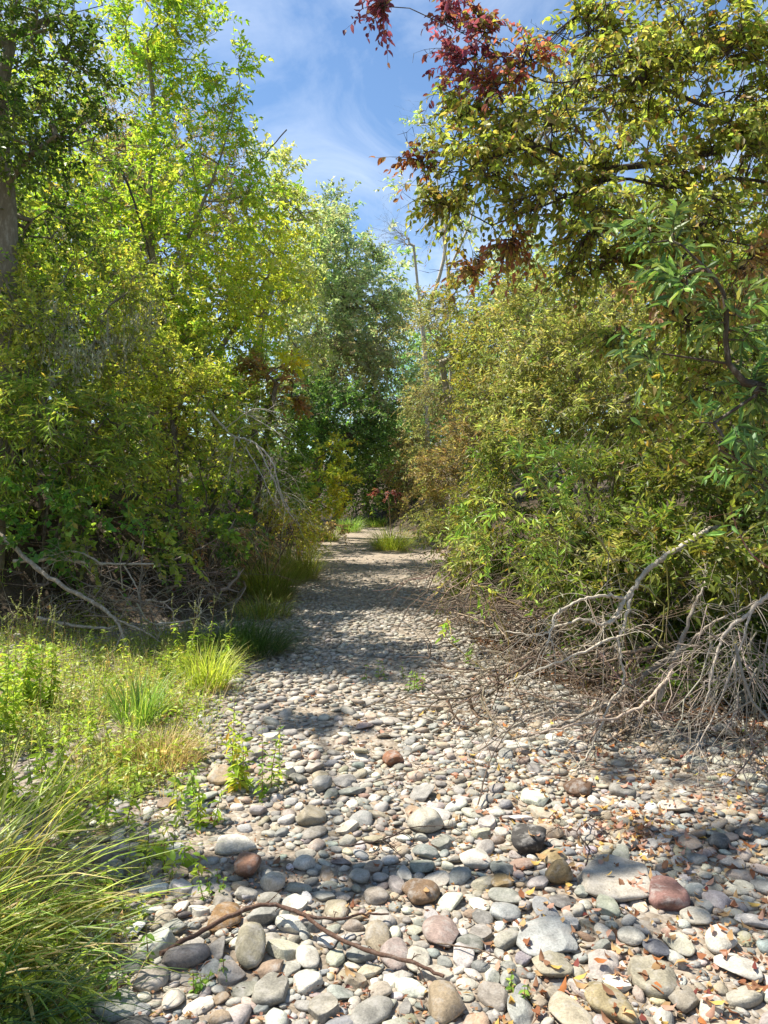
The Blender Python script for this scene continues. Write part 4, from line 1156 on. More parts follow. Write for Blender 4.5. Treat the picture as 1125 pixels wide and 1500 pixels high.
tussock('sedge_clump', 'huge dark sedge clump half in shade nearest the viewpoint', 20, 1450, 120, 330, SEDGE_Y + SEDGE_G[:2] + (('#b9a468', 4), ('#a58c58', 2)), .3, spread=.6, bias=(-.1, .75, .6), curl=1.2, wd=.011, xy=(-1.5, 2.5), h=.52, lean0=.85)
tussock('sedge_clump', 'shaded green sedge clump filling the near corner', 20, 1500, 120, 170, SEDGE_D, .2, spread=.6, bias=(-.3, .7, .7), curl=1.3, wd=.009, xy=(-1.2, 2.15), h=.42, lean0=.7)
tussock('dry_grass_tuft', 'straw-coloured dry grass tuft at the edge of the stones', 238, 1120, 52, 520, STRAW, .2, spread=.8, curl=1.0, wd=.004)
tussock('dry_grass_tuft', 'fine straw-coloured grass tuft below the dark-bladed clump', 170, 1110, 40, 420, STRAW + SEDGE[:2], .22, spread=.8, curl=1.0, wd=.004)

# ------------------------------------------------------------------ low green cover on the bench
def ground_cover():
    mb = MB()
    n = 30000
    y = 2.0 + 6.8 * rng.random(n) ** 1.2
    edge = np.interp(y, [2, 3, 4, 4.8, 6, 7, 8.5, 9], [-1.0, -1.1, -1.2, -1.2, -1.35, -1.45, -1.35, -1.5])
    x = edge - np.abs(rng.normal(0, 1, n)) * np.interp(y, [2, 9], [.6, 2.2]) + rng.normal(0, .12, n)
    keep = (np.sin(2.1 * x + .7 * y) * np.sin(1.7 * y - x) + .5 * np.sin(5.3 * x - 2.2 * y) > -.1 + .1 * (y > 5.6)) & (x > -.62 * y - 1)
    # a bare strip of gravel at the foot of the bank
    keep |= (y > 5.3) & (y < 7.6) & (x > -3.4) & (rng.random(n) < .7)
    keep &= ~((y > 6.6) & (y < 8.0) & (x < -3.4) & (rng.random(n) < .3))
    x, y = x[keep], y[keep]
    n = len(x)
    P = np.stack([x, y, gh(x, y) - .005], 1)
    pick = rng.random(n)
    gr = pick < .6
    m = gr.sum()
    cols = np.where((rng.random(m) < .6)[:, None], pal_cols(STRAW, m), pal_cols(SEDGE_Y + SEDGE_G, m))
    blades(mb, P[gr], rng.random(m) * 6.28, np.abs(rng.normal(.45, .4, m)), rng.uniform(.05, .19, m) * np.where(P[gr][:, 1] > 5, 1.5, 1.0), rng.uniform(.0025, .0055, m), cols, rng.uniform(.2, 1.6, m), 3)
    lv = P[~gr]
    m = len(lv)
    lv = np.repeat(lv, 4, 0) + rng.normal(0, .028, (m * 4, 3)) * (1, 1, 0)
    lv[:, 2] += np.abs(rng.normal(.03, .035, m * 4)) + .01
    M = len(lv)
    a = rng.random(M) * 6.28
    leaves(mb, lv, np.stack([np.cos(a), np.sin(a), rng.normal(.1, .4, M)], 1), np.array([0, 0, 1.]) + rng.normal(0, .4, (M, 3)), rng.uniform(.018, .045, M), rng.uniform(.008, .02, M),
           pal_cols((('#93a83c', 3), ('#a8b64a', 3), ('#7c943a', 3), ('#b9a960', .8)), M))
    # upright leafy sprigs
    m = 560
    i = rng.integers(0, n, m)
    B = P[i]; k = 12
    hh = rng.uniform(.06, .24, m) * np.where(B[:, 1] > 5, 1.15, 1.0)
    t = rng.random((m, k)) ** .8
    ln_ = rng.normal(0, .12, (m, 1, 2))
    Q = np.stack([B[:, None, 0] + ln_[..., 0] * t * hh[:, None], B[:, None, 1] + ln_[..., 1] * t * hh[:, None], B[:, None, 2] + t * hh[:, None]], -1)
    seg_tubes(mb, B, Q[np.arange(m), t.argmax(1)], np.full(m, .0018), np.full(m, .001), 4, lin('#8d8f4a'))
    Q = Q.reshape(-1, 3); M = len(Q)
    a = rng.random(M) * 6.28
    sz = rng.uniform(.02, .06, M)
    leaves(mb, Q, np.stack([np.cos(a), np.sin(a), rng.normal(0, .5, M)], 1), np.array([0, 0, 1.]) + rng.normal(0, .4, (M, 3)), sz, sz * rng.uniform(.25, .5, M),
           pal_cols((('#9db040', 3), ('#b3c04c', 3), ('#839a3c', 2), ('#c4ac5c', .8)), M), LEAF_FINE)
    o = mb.build('ground_cover', M_GRASS)
    tag(o, 'low yellow-green weeds and short dry grass spreading over the bench', 'ground cover', kind='stuff')


ground_cover()

# ------------------------------------------------------------------ tall weeds
WEED = (('#9fb83e', 4), ('#b3c44a', 3), ('#86a03a', 2), ('#c9c052', .8))
WEED_G = (('#6f9038', 4), ('#84a342', 3), ('#a0b24a', 1.5))


def weed(px, py, h_px, label, pal=WEED, stems=3, leafL=.075, spike=True, name='tall_weed', leaf_w=.36, dens=1.0, spread=.05, lean=.12):
    g = G(px, py)
    H = h_px * g[1] / F
    o = empty(name, g, label, 'weed', 'weeds growing among the stones')
    ml = MB()
    for s in range(stems):
        ms = MB()
        b = g + np.array([rng.normal(0, spread), rng.normal(0, spread), -.02])
        b[2] = gz(b[0], b[1]) - .02
        hh = H * rng.uniform(.72, 1.08)
        top = b + np.array([rng.normal(0, lean) * hh, rng.normal(0, lean) * hh, hh])
        P = catmull([b, b * .6 + top * .4 + rng.normal(0, .02 * hh, 3), top], 5)
        tube(ms, P, np.linspace(.0035, .0012, len(P)), 5, lin('#8d9a48') if s % 2 else lin('#8a6a4a'))
        ms.build('stem', M_TWIG, o)
        n = int(max(6, hh / .028 * dens))
        t = np.linspace(.08, .92 if not spike else .78, n)
        idx = t * (len(P) - 1)
        i0 = np.minimum(idx.astype(int), len(P) - 2)
        Q = P[i0] + (P[i0 + 1] - P[i0]) * (idx - i0)[:, None]
        az = np.repeat(rng.random(n // 2 + 1) * 6.28, 2)[:n] + np.tile([0, np.pi], n // 2 + 1)[:n] + rng.normal(0, .3, n)
        k = 3
        Q = np.repeat(Q, k, 0); az = np.repeat(az, k) + np.tile([0, 1.6, 3.0], n)[:n * k] + rng.normal(0, .3, n * k)
        D = np.stack([np.cos(az), np.sin(az), rng.normal(-.15, .45, n * k)], 1)
        sz = leafL * (1.15 - .6 * np.repeat(t, k)) * rng.uniform(.5, 1.3, n * k)
        leaves(ml, Q, D, np.array([0, 0, 1.]) + rng.normal(0, .35, (n * k, 3)), sz, sz * leaf_w, pal_cols(pal, n * k), LEAF_FINE)
        if spike:
            for q in range(rng.integers(2, 5)):
                c0 = top + (P[-4] - top) * rng.random() * .9 if q else top
                d = norm((top - P[-3]) / hh + rng.normal(0, .28, 3) * (1 if q else .2))
                mf = MB()
                l = hh * rng.uniform(.12, .22)
                m = 26
                tt = rng.random(m)
                C = c0 + d * (tt * l)[:, None] + rng.normal(0, .0022, (m, 3))
                dd = norm(d + rng.normal(0, .9, (m, 3)))
                leaves(mf, C, dd, rng.normal(0, 1, (m, 3)), np.full(m, .009), np.full(m, .006), pal_cols((('#a7ab7a', 3), ('#8f9a5c', 2), ('#b3a58a', 1)), m))
                tube(mf, np.array([c0, c0 + d * l * .5, c0 + d * l]), [.0016, .0013, .0008], 4, lin('#93985a'))
                mf.build('flower_spike', M_GRASS, o)
    ml.build('leaves', M_WEED, o, smooth_shade=False)
    return o


M_WEED = leaf_mat('weed_leaf', transl=.42, rough=.5, spec=.3)
weed(28, 1050, 175, 'tallest weed on the bench with many grey-green flower spikes', stems=5)
weed(64, 1040, 150, 'tall spiked weed standing in front of the dark hollow', stems=4)
weed(-8, 1090, 190, 'leafy weed cut by the picture edge beside the tallest one', stems=4)
weed(92, 1125, 165, 'slender weed with a single tall spike over pale gravel', stems=2, leafL=.07)
weed(268, 992, 105, 'yellow-green bushy weed behind the bright upright grass', stems=4)
weed(318, 985, 112, 'yellow-green weed with spiked tops beside the dark sedge', stems=4)
weed(240, 1000, 60, 'short weed on the bench behind the thin dark grass', stems=3)
weed(362, 1160, 118, 'half-dried weed with yellow lower leaves in the cobbles', stems=3, pal=WEED + (('#c9a84a', 2),), spike=False)
weed(392, 1165, 120, 'dark leafy weed standing alone among sunlit cobbles', stems=3, pal=WEED_G + WEED, spike=False, leafL=.05)
weed(345, 1120, 130, 'thin tall weed stalk rising from the straw edge', stems=1, pal=WEED, dens=.6)
weed(292, 1215, 78, 'knee-high green weed among flat tan stones', stems=3, pal=WEED, spike=False)
weed(262, 1285, 62, 'small weed with drooping yellow leaves by the pale sedge', stems=3, pal=WEED, spike=False)
weed(222, 1270, 54, 'low weed with broad yellow-green leaves beside bleached stones', stems=3, pal=WEED, spike=False, leafL=.06)
weed(150, 1200, 110, 'broad-leaved weed above the sweeping sedge blades', stems=3, leafL=.06)
weed(108, 1215, 120, 'weed with a red-brown stalk above the pale sedge', stems=3)
weed(58, 1190, 130, 'thick clump of weed rising out of the pale sedge', stems=4)
weed(180, 1130, 80, 'small yellow weed at the foot of the thin dark grass', stems=3)
weed(130, 1090, 90, 'weed with lone pale leaves on the gravelly bench', stems=2, leafL=.065)
weed(8, 1180, 120, 'crowded yellow weed at the corner of the bench', stems=4)
weed(268, 1175, 56, 'low green herb beyond the knee-high weed', stems=4, pal=WEED_G, spike=False)
weed(310, 1314, 40, 'tiny round-leaved green herb between brown and white stones', stems=6, pal=WEED_G, spike=False, leafL=.026, name='small_herb', leaf_w=.6, spread=.03, dens=1.6)
weed(757, 1456, 34, 'tiny green herb growing near the big olive-tan oval', stems=4, pal=WEED_G, spike=False, leafL=.035, name='small_herb', leaf_w=.45, spread=.03)
weed(318, 1452, 40, 'shaded green herb near the foot of the curved stick', stems=4, pal=WEED_G, spike=False, leafL=.035, name='small_herb', leaf_w=.5, spread=.04)
weed(610, 1012, 34, 'small green herb under the tip of the long dead branch', stems=4, pal=WEED_G, spike=False, leafL=.05, name='small_herb', leaf_w=.55, spread=.06)
weed(565, 1000, 36, 'leafy green herb in the cobbles beyond the leafy weeds', stems=4, pal=WEED_G, spike=False, leafL=.04, name='small_herb', spread=.08)
weed(690, 975, 34, 'round-leaved green herb caught in the dead twigs', stems=4, pal=WEED_G, spike=False, leafL=.045, name='small_herb', leaf_w=.6, spread=.08)
weed(745, 880, 40, 'bright green herb growing up through the dead brush', stems=4, pal=WEED, spike=False, leafL=.07, name='small_herb', leaf_w=.5, spread=.1)
weed(1118, 1085, 34, 'tiny yellow-green sprout in the hanging roots', stems=3, pal=WEED, spike=False, leafL=.035, name='small_herb', spread=.04)
weed(155, 1440, 70, 'shaded broad-leaved herb inside the near sedge', stems=5, pal=WEED_G, spike=False, leafL=.05, name='small_herb', leaf_w=.45, spread=.08)

# ------------------------------------------------------------------ dead branches and sticks
def pl(pts):
    return [W(a, b, d) if len(q) == 3 else G(a, b) + (0, 0, q[3]) for q in pts for (a, b, d) in [q[:3]]]


def branch(name, label, limbs, col='#a89c8a', mat=None, twigs=0, twig_len=.25, group=None, cat='branch', n=9, droop=.3, twig_r=.0022, wig=.012):
    """limbs: (radius at base, radius at tip, [(px, py, d) or (px, py, 0, height above ground)])"""
    mat = mat or M_PALE
    P0 = np.array(pl(limbs[0][2]))
    o = empty(name, P0[0], label, cat, group)
    pos = None
    first = True
    for r0, r1, pts in limbs:
        P = catmull(np.array(pl(pts)), 7)
        P[1:-1] += rng.normal(0, wig * .35, (len(P) - 2, 3)) * min(1, r0 / .01)
        rad = np.linspace(1, 0, len(P)) ** .8 * (r0 - r1) + r1
        mb = MB()
        P[1:-1] += rng.normal(0, .08 if r0 < .012 else .14, (len(P) - 2, 3)) * rad[1:-1, None]
        tube(mb, P, rad * (1 + .12 * np.maximum(0, rng.normal(0, .7, len(P)))), n if r0 > .006 else 6, lin(col), lump=.12)
        mb.build('limb' if first else 'side_limb', mat, o)
        first = False
        k = int(twigs * len(P) / 20 + .5)
        for _ in range(k):
            mt = MB()
            i = rng.integers(len(P) // 4, len(P) - 1)
            d = norm(norm(P[i] - P[max(0, i - 2)]) * rng.uniform(.2, 1) + rng.normal(0, .7, 3))
            L = twig_len * rng.uniform(.4, 1.3)
            Q = catmull([P[i], P[i] + d * L * .5 + rng.normal(0, .04 * L, 3), P[i] + d * L + np.array([0, 0, -droop * L])], 4)
            Q[:, 2] = np.maximum(Q[:, 2], gh(Q[:, 0], Q[:, 1]) + .015)
            tube(mt, Q, np.linspace(min(twig_r, r0 * .6), .0009, len(Q)), 5, lin(col) * rng.uniform(.7, 1.1))
            for _ in range(2):
                j = rng.integers(1, len(Q) - 1)
                e = Q[j] + norm(d + rng.normal(0, .8, 3)) * L * .4
                tube(mt, catmull([Q[j], (Q[j] + e) / 2 + rng.normal(0, .02 * L, 3), e], 2), np.linspace(twig_r * .6, .0007, 5), 4, lin(col) * rng.uniform(.7, 1.1))
            mt.build('twig', mat, o)
    return o


DB = 'dead branches in the brush'
branch('dead_branch', 'big forked bleached dead limb bending down into the brush',
       [(.018, .011, [(1060, 765, 6.2), (1030, 780, 5.8), (1003, 797, 5.3), (972, 817, 5.1), (945, 838, 5.0), (928, 862, 4.95), (912, 882, 4.9), (903, 905, 4.85), (880, 916, 4.8)]),
        (.0085, .003, [(880, 916, 4.8), (855, 908, 4.75), (815, 918, 4.75), (790, 930, 4.7), (740, 925, 4.9)]),
        (.010, .004, [(912, 876, 4.9), (880, 872, 4.85), (840, 884, 4.8), (812, 905, 4.7), (803, 940, 4.6), (800, 945, 4.6)]),
        (.011, .004, [(925, 866, 4.95), (918, 900, 4.85), (908, 930, 4.8), (886, 940, 4.7), (830, 965, 4.6), (780, 985, 4.6), (740, 1000, 4.6)]),
        (.0095, .003, [(906, 933, 4.8), (910, 965, 4.75), (914, 1000, 4.7), (895, 1028, 4.6), (880, 1065, 4.5), (862, 1105, 4.4), (843, 1128, 4.35)])],
       twigs=7, twig_len=.3, col='#b8ac99', group=DB)
branch('dead_branch', 'long low dead branch running out over the cobbles',
       [(.02, .006, [(1000, 950, 5.4), (950, 985, 5.2), (905, 1022, 5.0), (850, 1050, 4.8), (800, 1070, 4.7), (750, 1082, 4.6)]), (.009, .003, [(850, 1050, 4.8), (800, 1045, 4.8), (760, 1060, 4.7), (700, 1100, 4.5)])],
       twigs=9, twig_len=.35, col='#85796a', group=DB)
branch('dead_branch', 'long slender branch lying level from the brush to the path',
       [(.012, .003, [(790, 950, 6.4), (740, 975, 6.3), (690, 983, 6.3), (640, 985, 6.4), (600, 1010, 6.3)]), (.007, .002, [(720, 980, 6.3), (680, 1010, 6.0), (650, 1040, 5.7), (600, 1055, 5.6)])],
       twigs=9, twig_len=.4, col='#9a8d79', group=DB)
branch('dead_branch', 'thin pale branch crossing the shadowed path',
       [(.008, .002, [(740, 930, 7.6), (680, 932, 7.6), (620, 935, 7.7), (560, 935, 7.8), (520, 930, 8)]), (.005, .002, [(620, 935, 7.7), (590, 910, 7.9), (550, 895, 8.3)])], twigs=5, twig_len=.3, col='#b3a894', group=DB)
branch('dead_branch', 'arching brown branch reaching over the sunlit gravel',
       [(.012, .003, [(720, 860, 10), (690, 830, 10), (660, 815, 10.2), (630, 808, 10.6), (600, 815, 11)]), (.008, .002, [(690, 830, 10), (640, 840, 10), (600, 850, 10.2), (580, 870, 10.2)])], twigs=16, twig_len=.5, col='#7d6c5c', group=DB)
branch('dead_branch', 'upright grey dead branch behind the hanging roots',
       [(.016, .004, [(965, 1025, 4.9), (990, 960, 4.9), (1012, 900, 4.95), (1030, 860, 5.0), (1035, 840, 5)]), (.009, .003, [(990, 960, 4.9), (1035, 920, 4.7), (1070, 900, 4.6), (1110, 880, 4.5)])], twigs=16, twig_len=.25, col='#9b8f80', group=DB)
branch('dead_branch', 'pale dead branch slanting down through the hanging roots',
       [(.013, .004, [(1130, 865, 4.3), (1100, 895, 4.3), (1065, 925, 4.3), (1045, 970, 4.25), (1035, 1030, 4.2)]), (.007, .002, [(1100, 895, 4.3), (1080, 960, 4.2), (1040, 1060, 4.15), (1015, 1100, 4.1)])], twigs=14, twig_len=.3, col='#b7a998', group=DB)
branch('dead_branch', 'curved pinkish dead branch at the foot of the big limb',
       [(.012, .004, [(985, 985, 4.7), (968, 1005, 4.6), (945, 1030, 4.5), (905, 1050, 4.4), (850, 1060, 4.35), (780, 1075, 4.35)]), (.006, .002, [(968, 1005, 4.6), (958, 1040, 4.5), (962, 1015, 4.5)])], twigs=6, twig_len=.3, col='#ad9a88', group=DB)
branch('dead_branch', 'reddish bare shoot leaning across the shaded willow', [(.006, .002, [(1130, 835, 4.4), (1100, 810, 4.4), (1078, 770, 4.4), (1070, 740, 4.4)])], twigs=3, twig_len=.2, col='#8f5c48', group=DB)
# on the grassy bank
GB = 'dead limbs on the grassy bank'
branch('dead_limb', 'long curved bleached limb coming down to the gravelly bench',
       [(.027, .010, [(-40, 755, 8.2), (0, 783, 8.0), (45, 825, 7.8), (95, 860, 7.6), (140, 885, 7.5), (170, 908, 7.4), (180, 930, 7.3), (190, 960, 7.2)]), (.012, .004, [(170, 908, 7.4), (210, 925, 7.3), (235, 940, 7.3)]), (.01, .003, [(180, 925, 7.3), (165, 960, 7.2)])],
       twigs=9, twig_len=.4, col='#978a76', group=GB)
branch('dead_limb', 'level grey limb crossing the dark hollow', [(.02, .008, [(20, 822, 8.3), (90, 820, 8.2), (150, 826, 8.1), (225, 826, 8.0)]), (.01, .004, [(150, 826, 8.1), (110, 808, 8.1), (60, 815, 8.2)]), (.009, .003, [(180, 826, 8.1), (200, 860, 8), (205, 880, 8)])], twigs=10, twig_len=.35, col='#b0a491', group=GB)
branch('dead_limb', 'lowest dead limb lying on the bench in front of the dark hollow', [(.018, .008, [(55, 905, 7.9), (100, 915, 7.8), (150, 920, 7.7), (170, 918, 7.7)]), (.009, .003, [(230, 915, 7.6), (280, 908, 7.5), (295, 895, 7.5), (285, 885, 7.5)])], twigs=9, twig_len=.35, col='#b5a892', group=GB)
branch('dead_limb', 'thin dead limb propped upright under the bramble', [(.012, .004, [(210, 940, 8), (205, 880, 8.2), (208, 820, 8.4), (212, 770, 8.5)]), (.008, .003, [(205, 880, 8.2), (240, 890, 8.1), (300, 895, 8)])], twigs=12, twig_len=.35, col='#8d7f6d', group=GB)
branch('dead_limb', 'fallen twiggy limb in the undercut below dry bracken', [(.014, .004, [(230, 830, 9.3), (280, 810, 9.4), (330, 780, 9.6), (345, 760, 9.8)]), (.009, .003, [(280, 810, 9.4), (300, 840, 9.2), (320, 870, 9.0)]), (.009, .003, [(250, 860, 9.2), (300, 855, 9.2), (340, 850, 9.2)])], twigs=14, twig_len=.4, col='#93826e', group=GB)
branch('hanging_dead_branch', 'drooping pale leafless branch with bleached twigs in the thicket',
       [(.016, .006, [(305, 600, 10.3), (330, 628, 10.2), (345, 640, 10.1), (375, 650, 10), (400, 680, 9.9), (410, 720, 9.9), (425, 748, 9.9)]), (.009, .003, [(330, 628, 10.2), (370, 600, 10), (410, 605, 10)]), (.009, .003, [(345, 640, 10.1), (340, 670, 10), (335, 700, 10)]),
        (.009, .003, [(375, 650, 10), (395, 690, 9.8), (420, 745, 9.8), (440, 770, 9.8)]), (.008, .003, [(350, 600, 10.1), (385, 620, 10), (415, 640, 10)]), (.008, .003, [(360, 655, 10), (385, 700, 9.9), (400, 735, 9.9)])], twigs=16, twig_len=.45, col='#b9b0a0', group=None)
branch('hanging_dead_branch', 'dark slanting leafless branch crossing the light green boxelder', [(.02, .006, [(172, 235, 11.6), (195, 290, 11.6), (212, 345, 11.6), (225, 400, 11.6), (245, 470, 11.6)]), (.01, .004, [(420, 190, 13), (380, 235, 13), (330, 280, 13), (270, 330, 13)])], twigs=5, twig_len=.5, col='#4d443a', mat=M_TWIG)
# sticks lying on the cobbles
SG = 'sticks lying on the cobbles'
branch('curved_stick', 'long curved reddish brown stick forked over the near cobbles',
       [(.0085, .0055, [(235, 1412, 0, .035), (290, 1388, 0, .05), (340, 1370, 0, .075), (390, 1360, 0, .09), (440, 1372, 0, .085), (490, 1400, 0, .07), (545, 1420, 0, .06), (600, 1432, 0, .055), (650, 1448, 0, .04)]), (.006, .003, [(445, 1376, 0, .085), (495, 1374, 0, .07), (530, 1362, 0, .06), (570, 1358, 0, .05)])],
       twigs=2, twig_len=.1, col='#5d4639', mat=M_TWIG, wig=.006, cat='stick')
branch('forked_twig', 'dark forked twig lying beside the black angular rock', [(.0035, .0015, [(858, 1282, 0, .04), (862, 1262, 0, .06), (845, 1240, 0, .07), (870, 1215, 0, .06), (885, 1205, 0, .04)]), (.0025, .001, [(845, 1240, 0, .07), (815, 1232, 0, .06), (790, 1245, 0, .04)]), (.0025, .001, [(862, 1228, 0, .07), (890, 1240, 0, .05)])], twigs=5, twig_len=.09, col='#4a3c34', mat=M_TWIG, group=SG, cat='twig')
branch('forked_twig', 'long dark twig arching over cobbles beyond the rusty rock', [(.004, .0015, [(505, 1255, 0, .05), (560, 1250, 0, .06), (600, 1235, 0, .07), (650, 1225, 0, .05)]), (.003, .001, [(560, 1250, 0, .06), (590, 1270, 0, .04)])], twigs=6, twig_len=.12, col='#50423a', mat=M_TWIG, group=SG, cat='twig')
branch('forked_twig', 'pale upright twig stuck in stones below the long low branch', [(.004, .0015, [(672, 1210, 0, .03), (680, 1160, 4.35), (700, 1110, 4.5), (735, 1060, 4.6)]), (.003, .001, [(680, 1160, 4.35), (665, 1130, 4.4)])], twigs=5, twig_len=.14, col='#a8957c', group=SG, cat='twig')
branch('forked_twig', 'thin brown twig across the cobbles below the rusty orange block', [(.003, .0012, [(545, 1160, 0, .05), (590, 1150, 0, .06), (625, 1135, 0, .05)]), (.002, .001, [(590, 1150, 0, .06), (570, 1170, 0, .04)])], twigs=4, twig_len=.1, col='#5c4a3e', mat=M_TWIG, group=SG, cat='twig')
branch('forked_twig', 'slim twig lying in the near shade by the round tan-brown stone', [(.003, .0012, [(640, 1398, 0, .04), (700, 1412, 0, .05), (740, 1425, 0, .04)])], twigs=3, twig_len=.08, col='#6b5a4a', mat=M_TWIG, group=SG, cat='twig')
branch('forked_twig', 'dark twig slanting over stones under the dead branches', [(.004, .0015, [(700, 1190, 0, .04), (720, 1140, 0, .12), (760, 1100, 0, .2), (800, 1080, 0, .22)]), (.003, .001, [(720, 1140, 0, .12), (700, 1100, 0, .16)])], twigs=6, twig_len=.16, col='#57483d', mat=M_TWIG, group=SG, cat='twig')


def tangle(name, label, boxes, col, group='dead brush heaps'):
    """interlaced dry twigs: (centre pixel, depth, radii, count, length, downward pull, thickness)"""
    c0 = W(*boxes[0][:3])
    o = empty(name, (c0[0], c0[1], gz(c0[0], c0[1])), label, 'brush', group)
    mb = MB()
    for (px, py, d, rx, ry, rd, n, L, down, th) in boxes:
        c = W(px, py, d)
        s = d / F
        P = blob(n, c, np.array([rx * s, rd, ry * s]), 1.0)
        D = norm(rng.normal(0, 1, (n, 3)) * (1, .6, .55) + np.array([-.15, 0, -down]))
        Ls = L * rng.uniform(.4, 1.4, n)
        t = np.linspace(0, 1, 6)
        bend = rng.normal(0, .32, (n, 3)) + np.array([0, 0, -.25])
        wob = np.cumsum(rng.normal(0, .06, (n, 6, 3)), 1)
        V = P[:, None] + D[:, None] * (Ls[:, None] * t)[..., None] + bend[:, None] * (Ls[:, None] * t ** 2)[..., None] * .6 + wob * Ls[:, None, None]
        g = gh(V[..., 0].ravel(), V[..., 1].ravel()).reshape(n, 6) + .02
        V[..., 2] = np.maximum(V[..., 2], g)
        th_ = th * np.exp(rng.normal(0, .55, n))
        cc = lin(col) * np.exp(rng.normal(0, .4, (n, 1))) * np.exp(rng.normal(0, .05, (n, 3)))
        for i in range(5):
            seg_tubes(mb, V[:, i], V[:, i + 1], th_ * (1 - .15 * i), th_ * (.85 - .15 * i), 5, cc)
        for _ in range(3):
            i = rng.integers(1, 4, n)
            A = V[np.arange(n), i]
            B = A + norm(D + rng.normal(0, .8, (n, 3))) * (Ls * rng.uniform(.15, .4, n))[:, None]
            B[:, 2] = np.maximum(B[:, 2], gh(B[:, 0], B[:, 1]) + .015)
            M_ = (A + B) / 2 + rng.normal(0, .02, (n, 3))
            seg_tubes(mb, A, M_, th_ * .55, th_ * .45, 4, cc)
            seg_tubes(mb, M_, B, th_ * .45, th_ * .2, 4, cc)
    mb.build('dry_twigs', M_TWIG, o)
    return o


tangle('hanging_roots', 'curtain of dry hanging root strands over the brushy bank edge',
       [(1075, 920, 4.4, 50, 36, .25, 18, .9, 1.7, .0034), (1115, 960, 4.2, 40, 60, .25, 20, .85, 1.7, .0032), (1050, 1000, 4.4, 36, 50, .2, 14, .6, 1.4, .0028), (1110, 1090, 4.0, 50, 30, .2, 22, .4, .5, .0028), (1020, 960, 4.6, 40, 30, .2, 10, .6, 1.2, .003)], '#9c8f80')
tangle('brush_heap', 'heap of thin dead twigs at the foot of the green willow',
       [(720, 880, 7.6, 80, 30, .5, 90, .75, .15, .0046), (800, 900, 6.8, 70, 30, .5, 60, .75, .15, .0043), (680, 835, 9, 50, 20, .5, 34, .85, .1, .0046), (660, 900, 7.8, 50, 22, .4, 26, .65, .1, .0036)], '#7d6d5c')
tangle('brush_heap', 'dark heap of dead twigs under the big bleached limb',
       [(870, 960, 5.4, 90, 45, .5, 44, .7, .3, .0045), (950, 960, 5.2, 70, 70, .5, 40, .7, .3, .0045), (900, 1040, 5, 80, 30, .4, 34, .65, .1, .004), (760, 970, 5.8, 60, 30, .4, 44, .6, .1, .004), (700, 1020, 5.4, 50, 26, .3, 26, .5, .0, .0036)], '#7b6b59')
tangle('brush_heap', 'dry broken sticks lying at the mouth of the dark hollow',
       [(200, 880, 8, 70, 46, .4, 44, .7, .1, .0045), (100, 880, 8, 80, 36, .4, 36, .8, .0, .0045), (300, 850, 9, 60, 40, .4, 44, .7, .2, .004), (330, 770, 10, 60, 24, .4, 24, .6, .3, .004)], '#857868')

# lichen strands hanging in the thicket
def lichen(label, clusters):
    c0 = W(*clusters[0][:3])
    o = empty('hanging_lichen', c0, label, 'lichen', 'lichen hanging in the thicket')
    mb = MB()
    for (px, py, d, rx, ry, n) in clusters:
        s = d / F
        P = blob(n, W(px, py, d), np.array([rx * s, .35, ry * s]), .6)
        m = 26
        L = rng.uniform(.1, .42, n)
        t = rng.random((n, m))
        Q = P[:, None] + np.array([0, 0, -1.]) * (L[:, None] * t)[..., None] + rng.normal(0, .03, (n, m, 3)) * (1.3 - t[..., None])
        Q = Q.reshape(-1, 3)
        leaves(mb, Q, norm(np.array([0, 0, -1.]) + rng.normal(0, .5, Q.shape)), rng.normal(0, 1, Q.shape), rng.uniform(.03, .08, len(Q)), rng.uniform(.01, .022, len(Q)), pal_cols((('#b4b694', 3), ('#c6c5a6', 2), ('#9da07c', 2)), len(Q)))
        seg_tubes(mb, P, P + np.array([0, 0, -1.]) * L[:, None], np.full(n, .004), np.full(n, .002), 4, lin('#9a9a84'))
    mb.build('strands', M_DRY, o)


lichen('pale grey-green lichen curtain on the shrub beneath the alder', [(75, 470, 8.3, 60, 44, 16), (130, 500, 8.3, 60, 50, 16), (90, 540, 8.2, 30, 24, 6)])
lichen('thin lichen wisps on the olive shrub beside the lichen curtain', [(180, 490, 9.0, 50, 50, 26), (210, 440, 9.4, 40, 30, 16)])

# ------------------------------------------------------------------ fallen leaves
LITTER = [('orange', '#a5693c'), ('tan', '#b8966a'), ('rusty', '#8c5c40'), ('straw-yellow', '#c4a45a'), ('dark red', '#7a4038'), ('pinkish brown', '#bb927c'), ('chestnut', '#85624a')]
LMESH = []
for kx in range(6):
    mb_t = np.array(LEAF_FINE[0], float)
    mb_t[:, 1] *= rng.uniform(.42, .6)
    mb_t[:, 2] = mb_t[:, 2] * rng.uniform(-2.2, 2.2) + .18 * mb_t[:, 1] ** 2 * rng.choice([-1, 1]) * 6 + .3 * (mb_t[:, 0] - .5) ** 2 * rng.choice([-1, 1, 1]) * 2 + .06
    LMESH.append((mb_t - (.5, 0, 0), LEAF_FINE[1]))


def litter_spots(n, ymax=7.5):
    out = []
    while len(out) < n:
        u = rng.random()
        if u < .12:
            c = G(935, 1220); x, y = c[0] + rng.normal(0, .14), c[1] + rng.normal(0, .16)
        elif u < .72:
            y = rng.uniform(2.0, 4.6); x = rng.uniform(.45, .5 * y + .3) + rng.normal(0, .1)
        elif u < .9:
            y = rng.uniform(3.6, 5.4); x = rng.uniform(.8, 2.8)
        else:
            y = rng.uniform(2.1, ymax); x = rng.uniform(-1.0, 1.6)
        out.append((x, y))
    return out


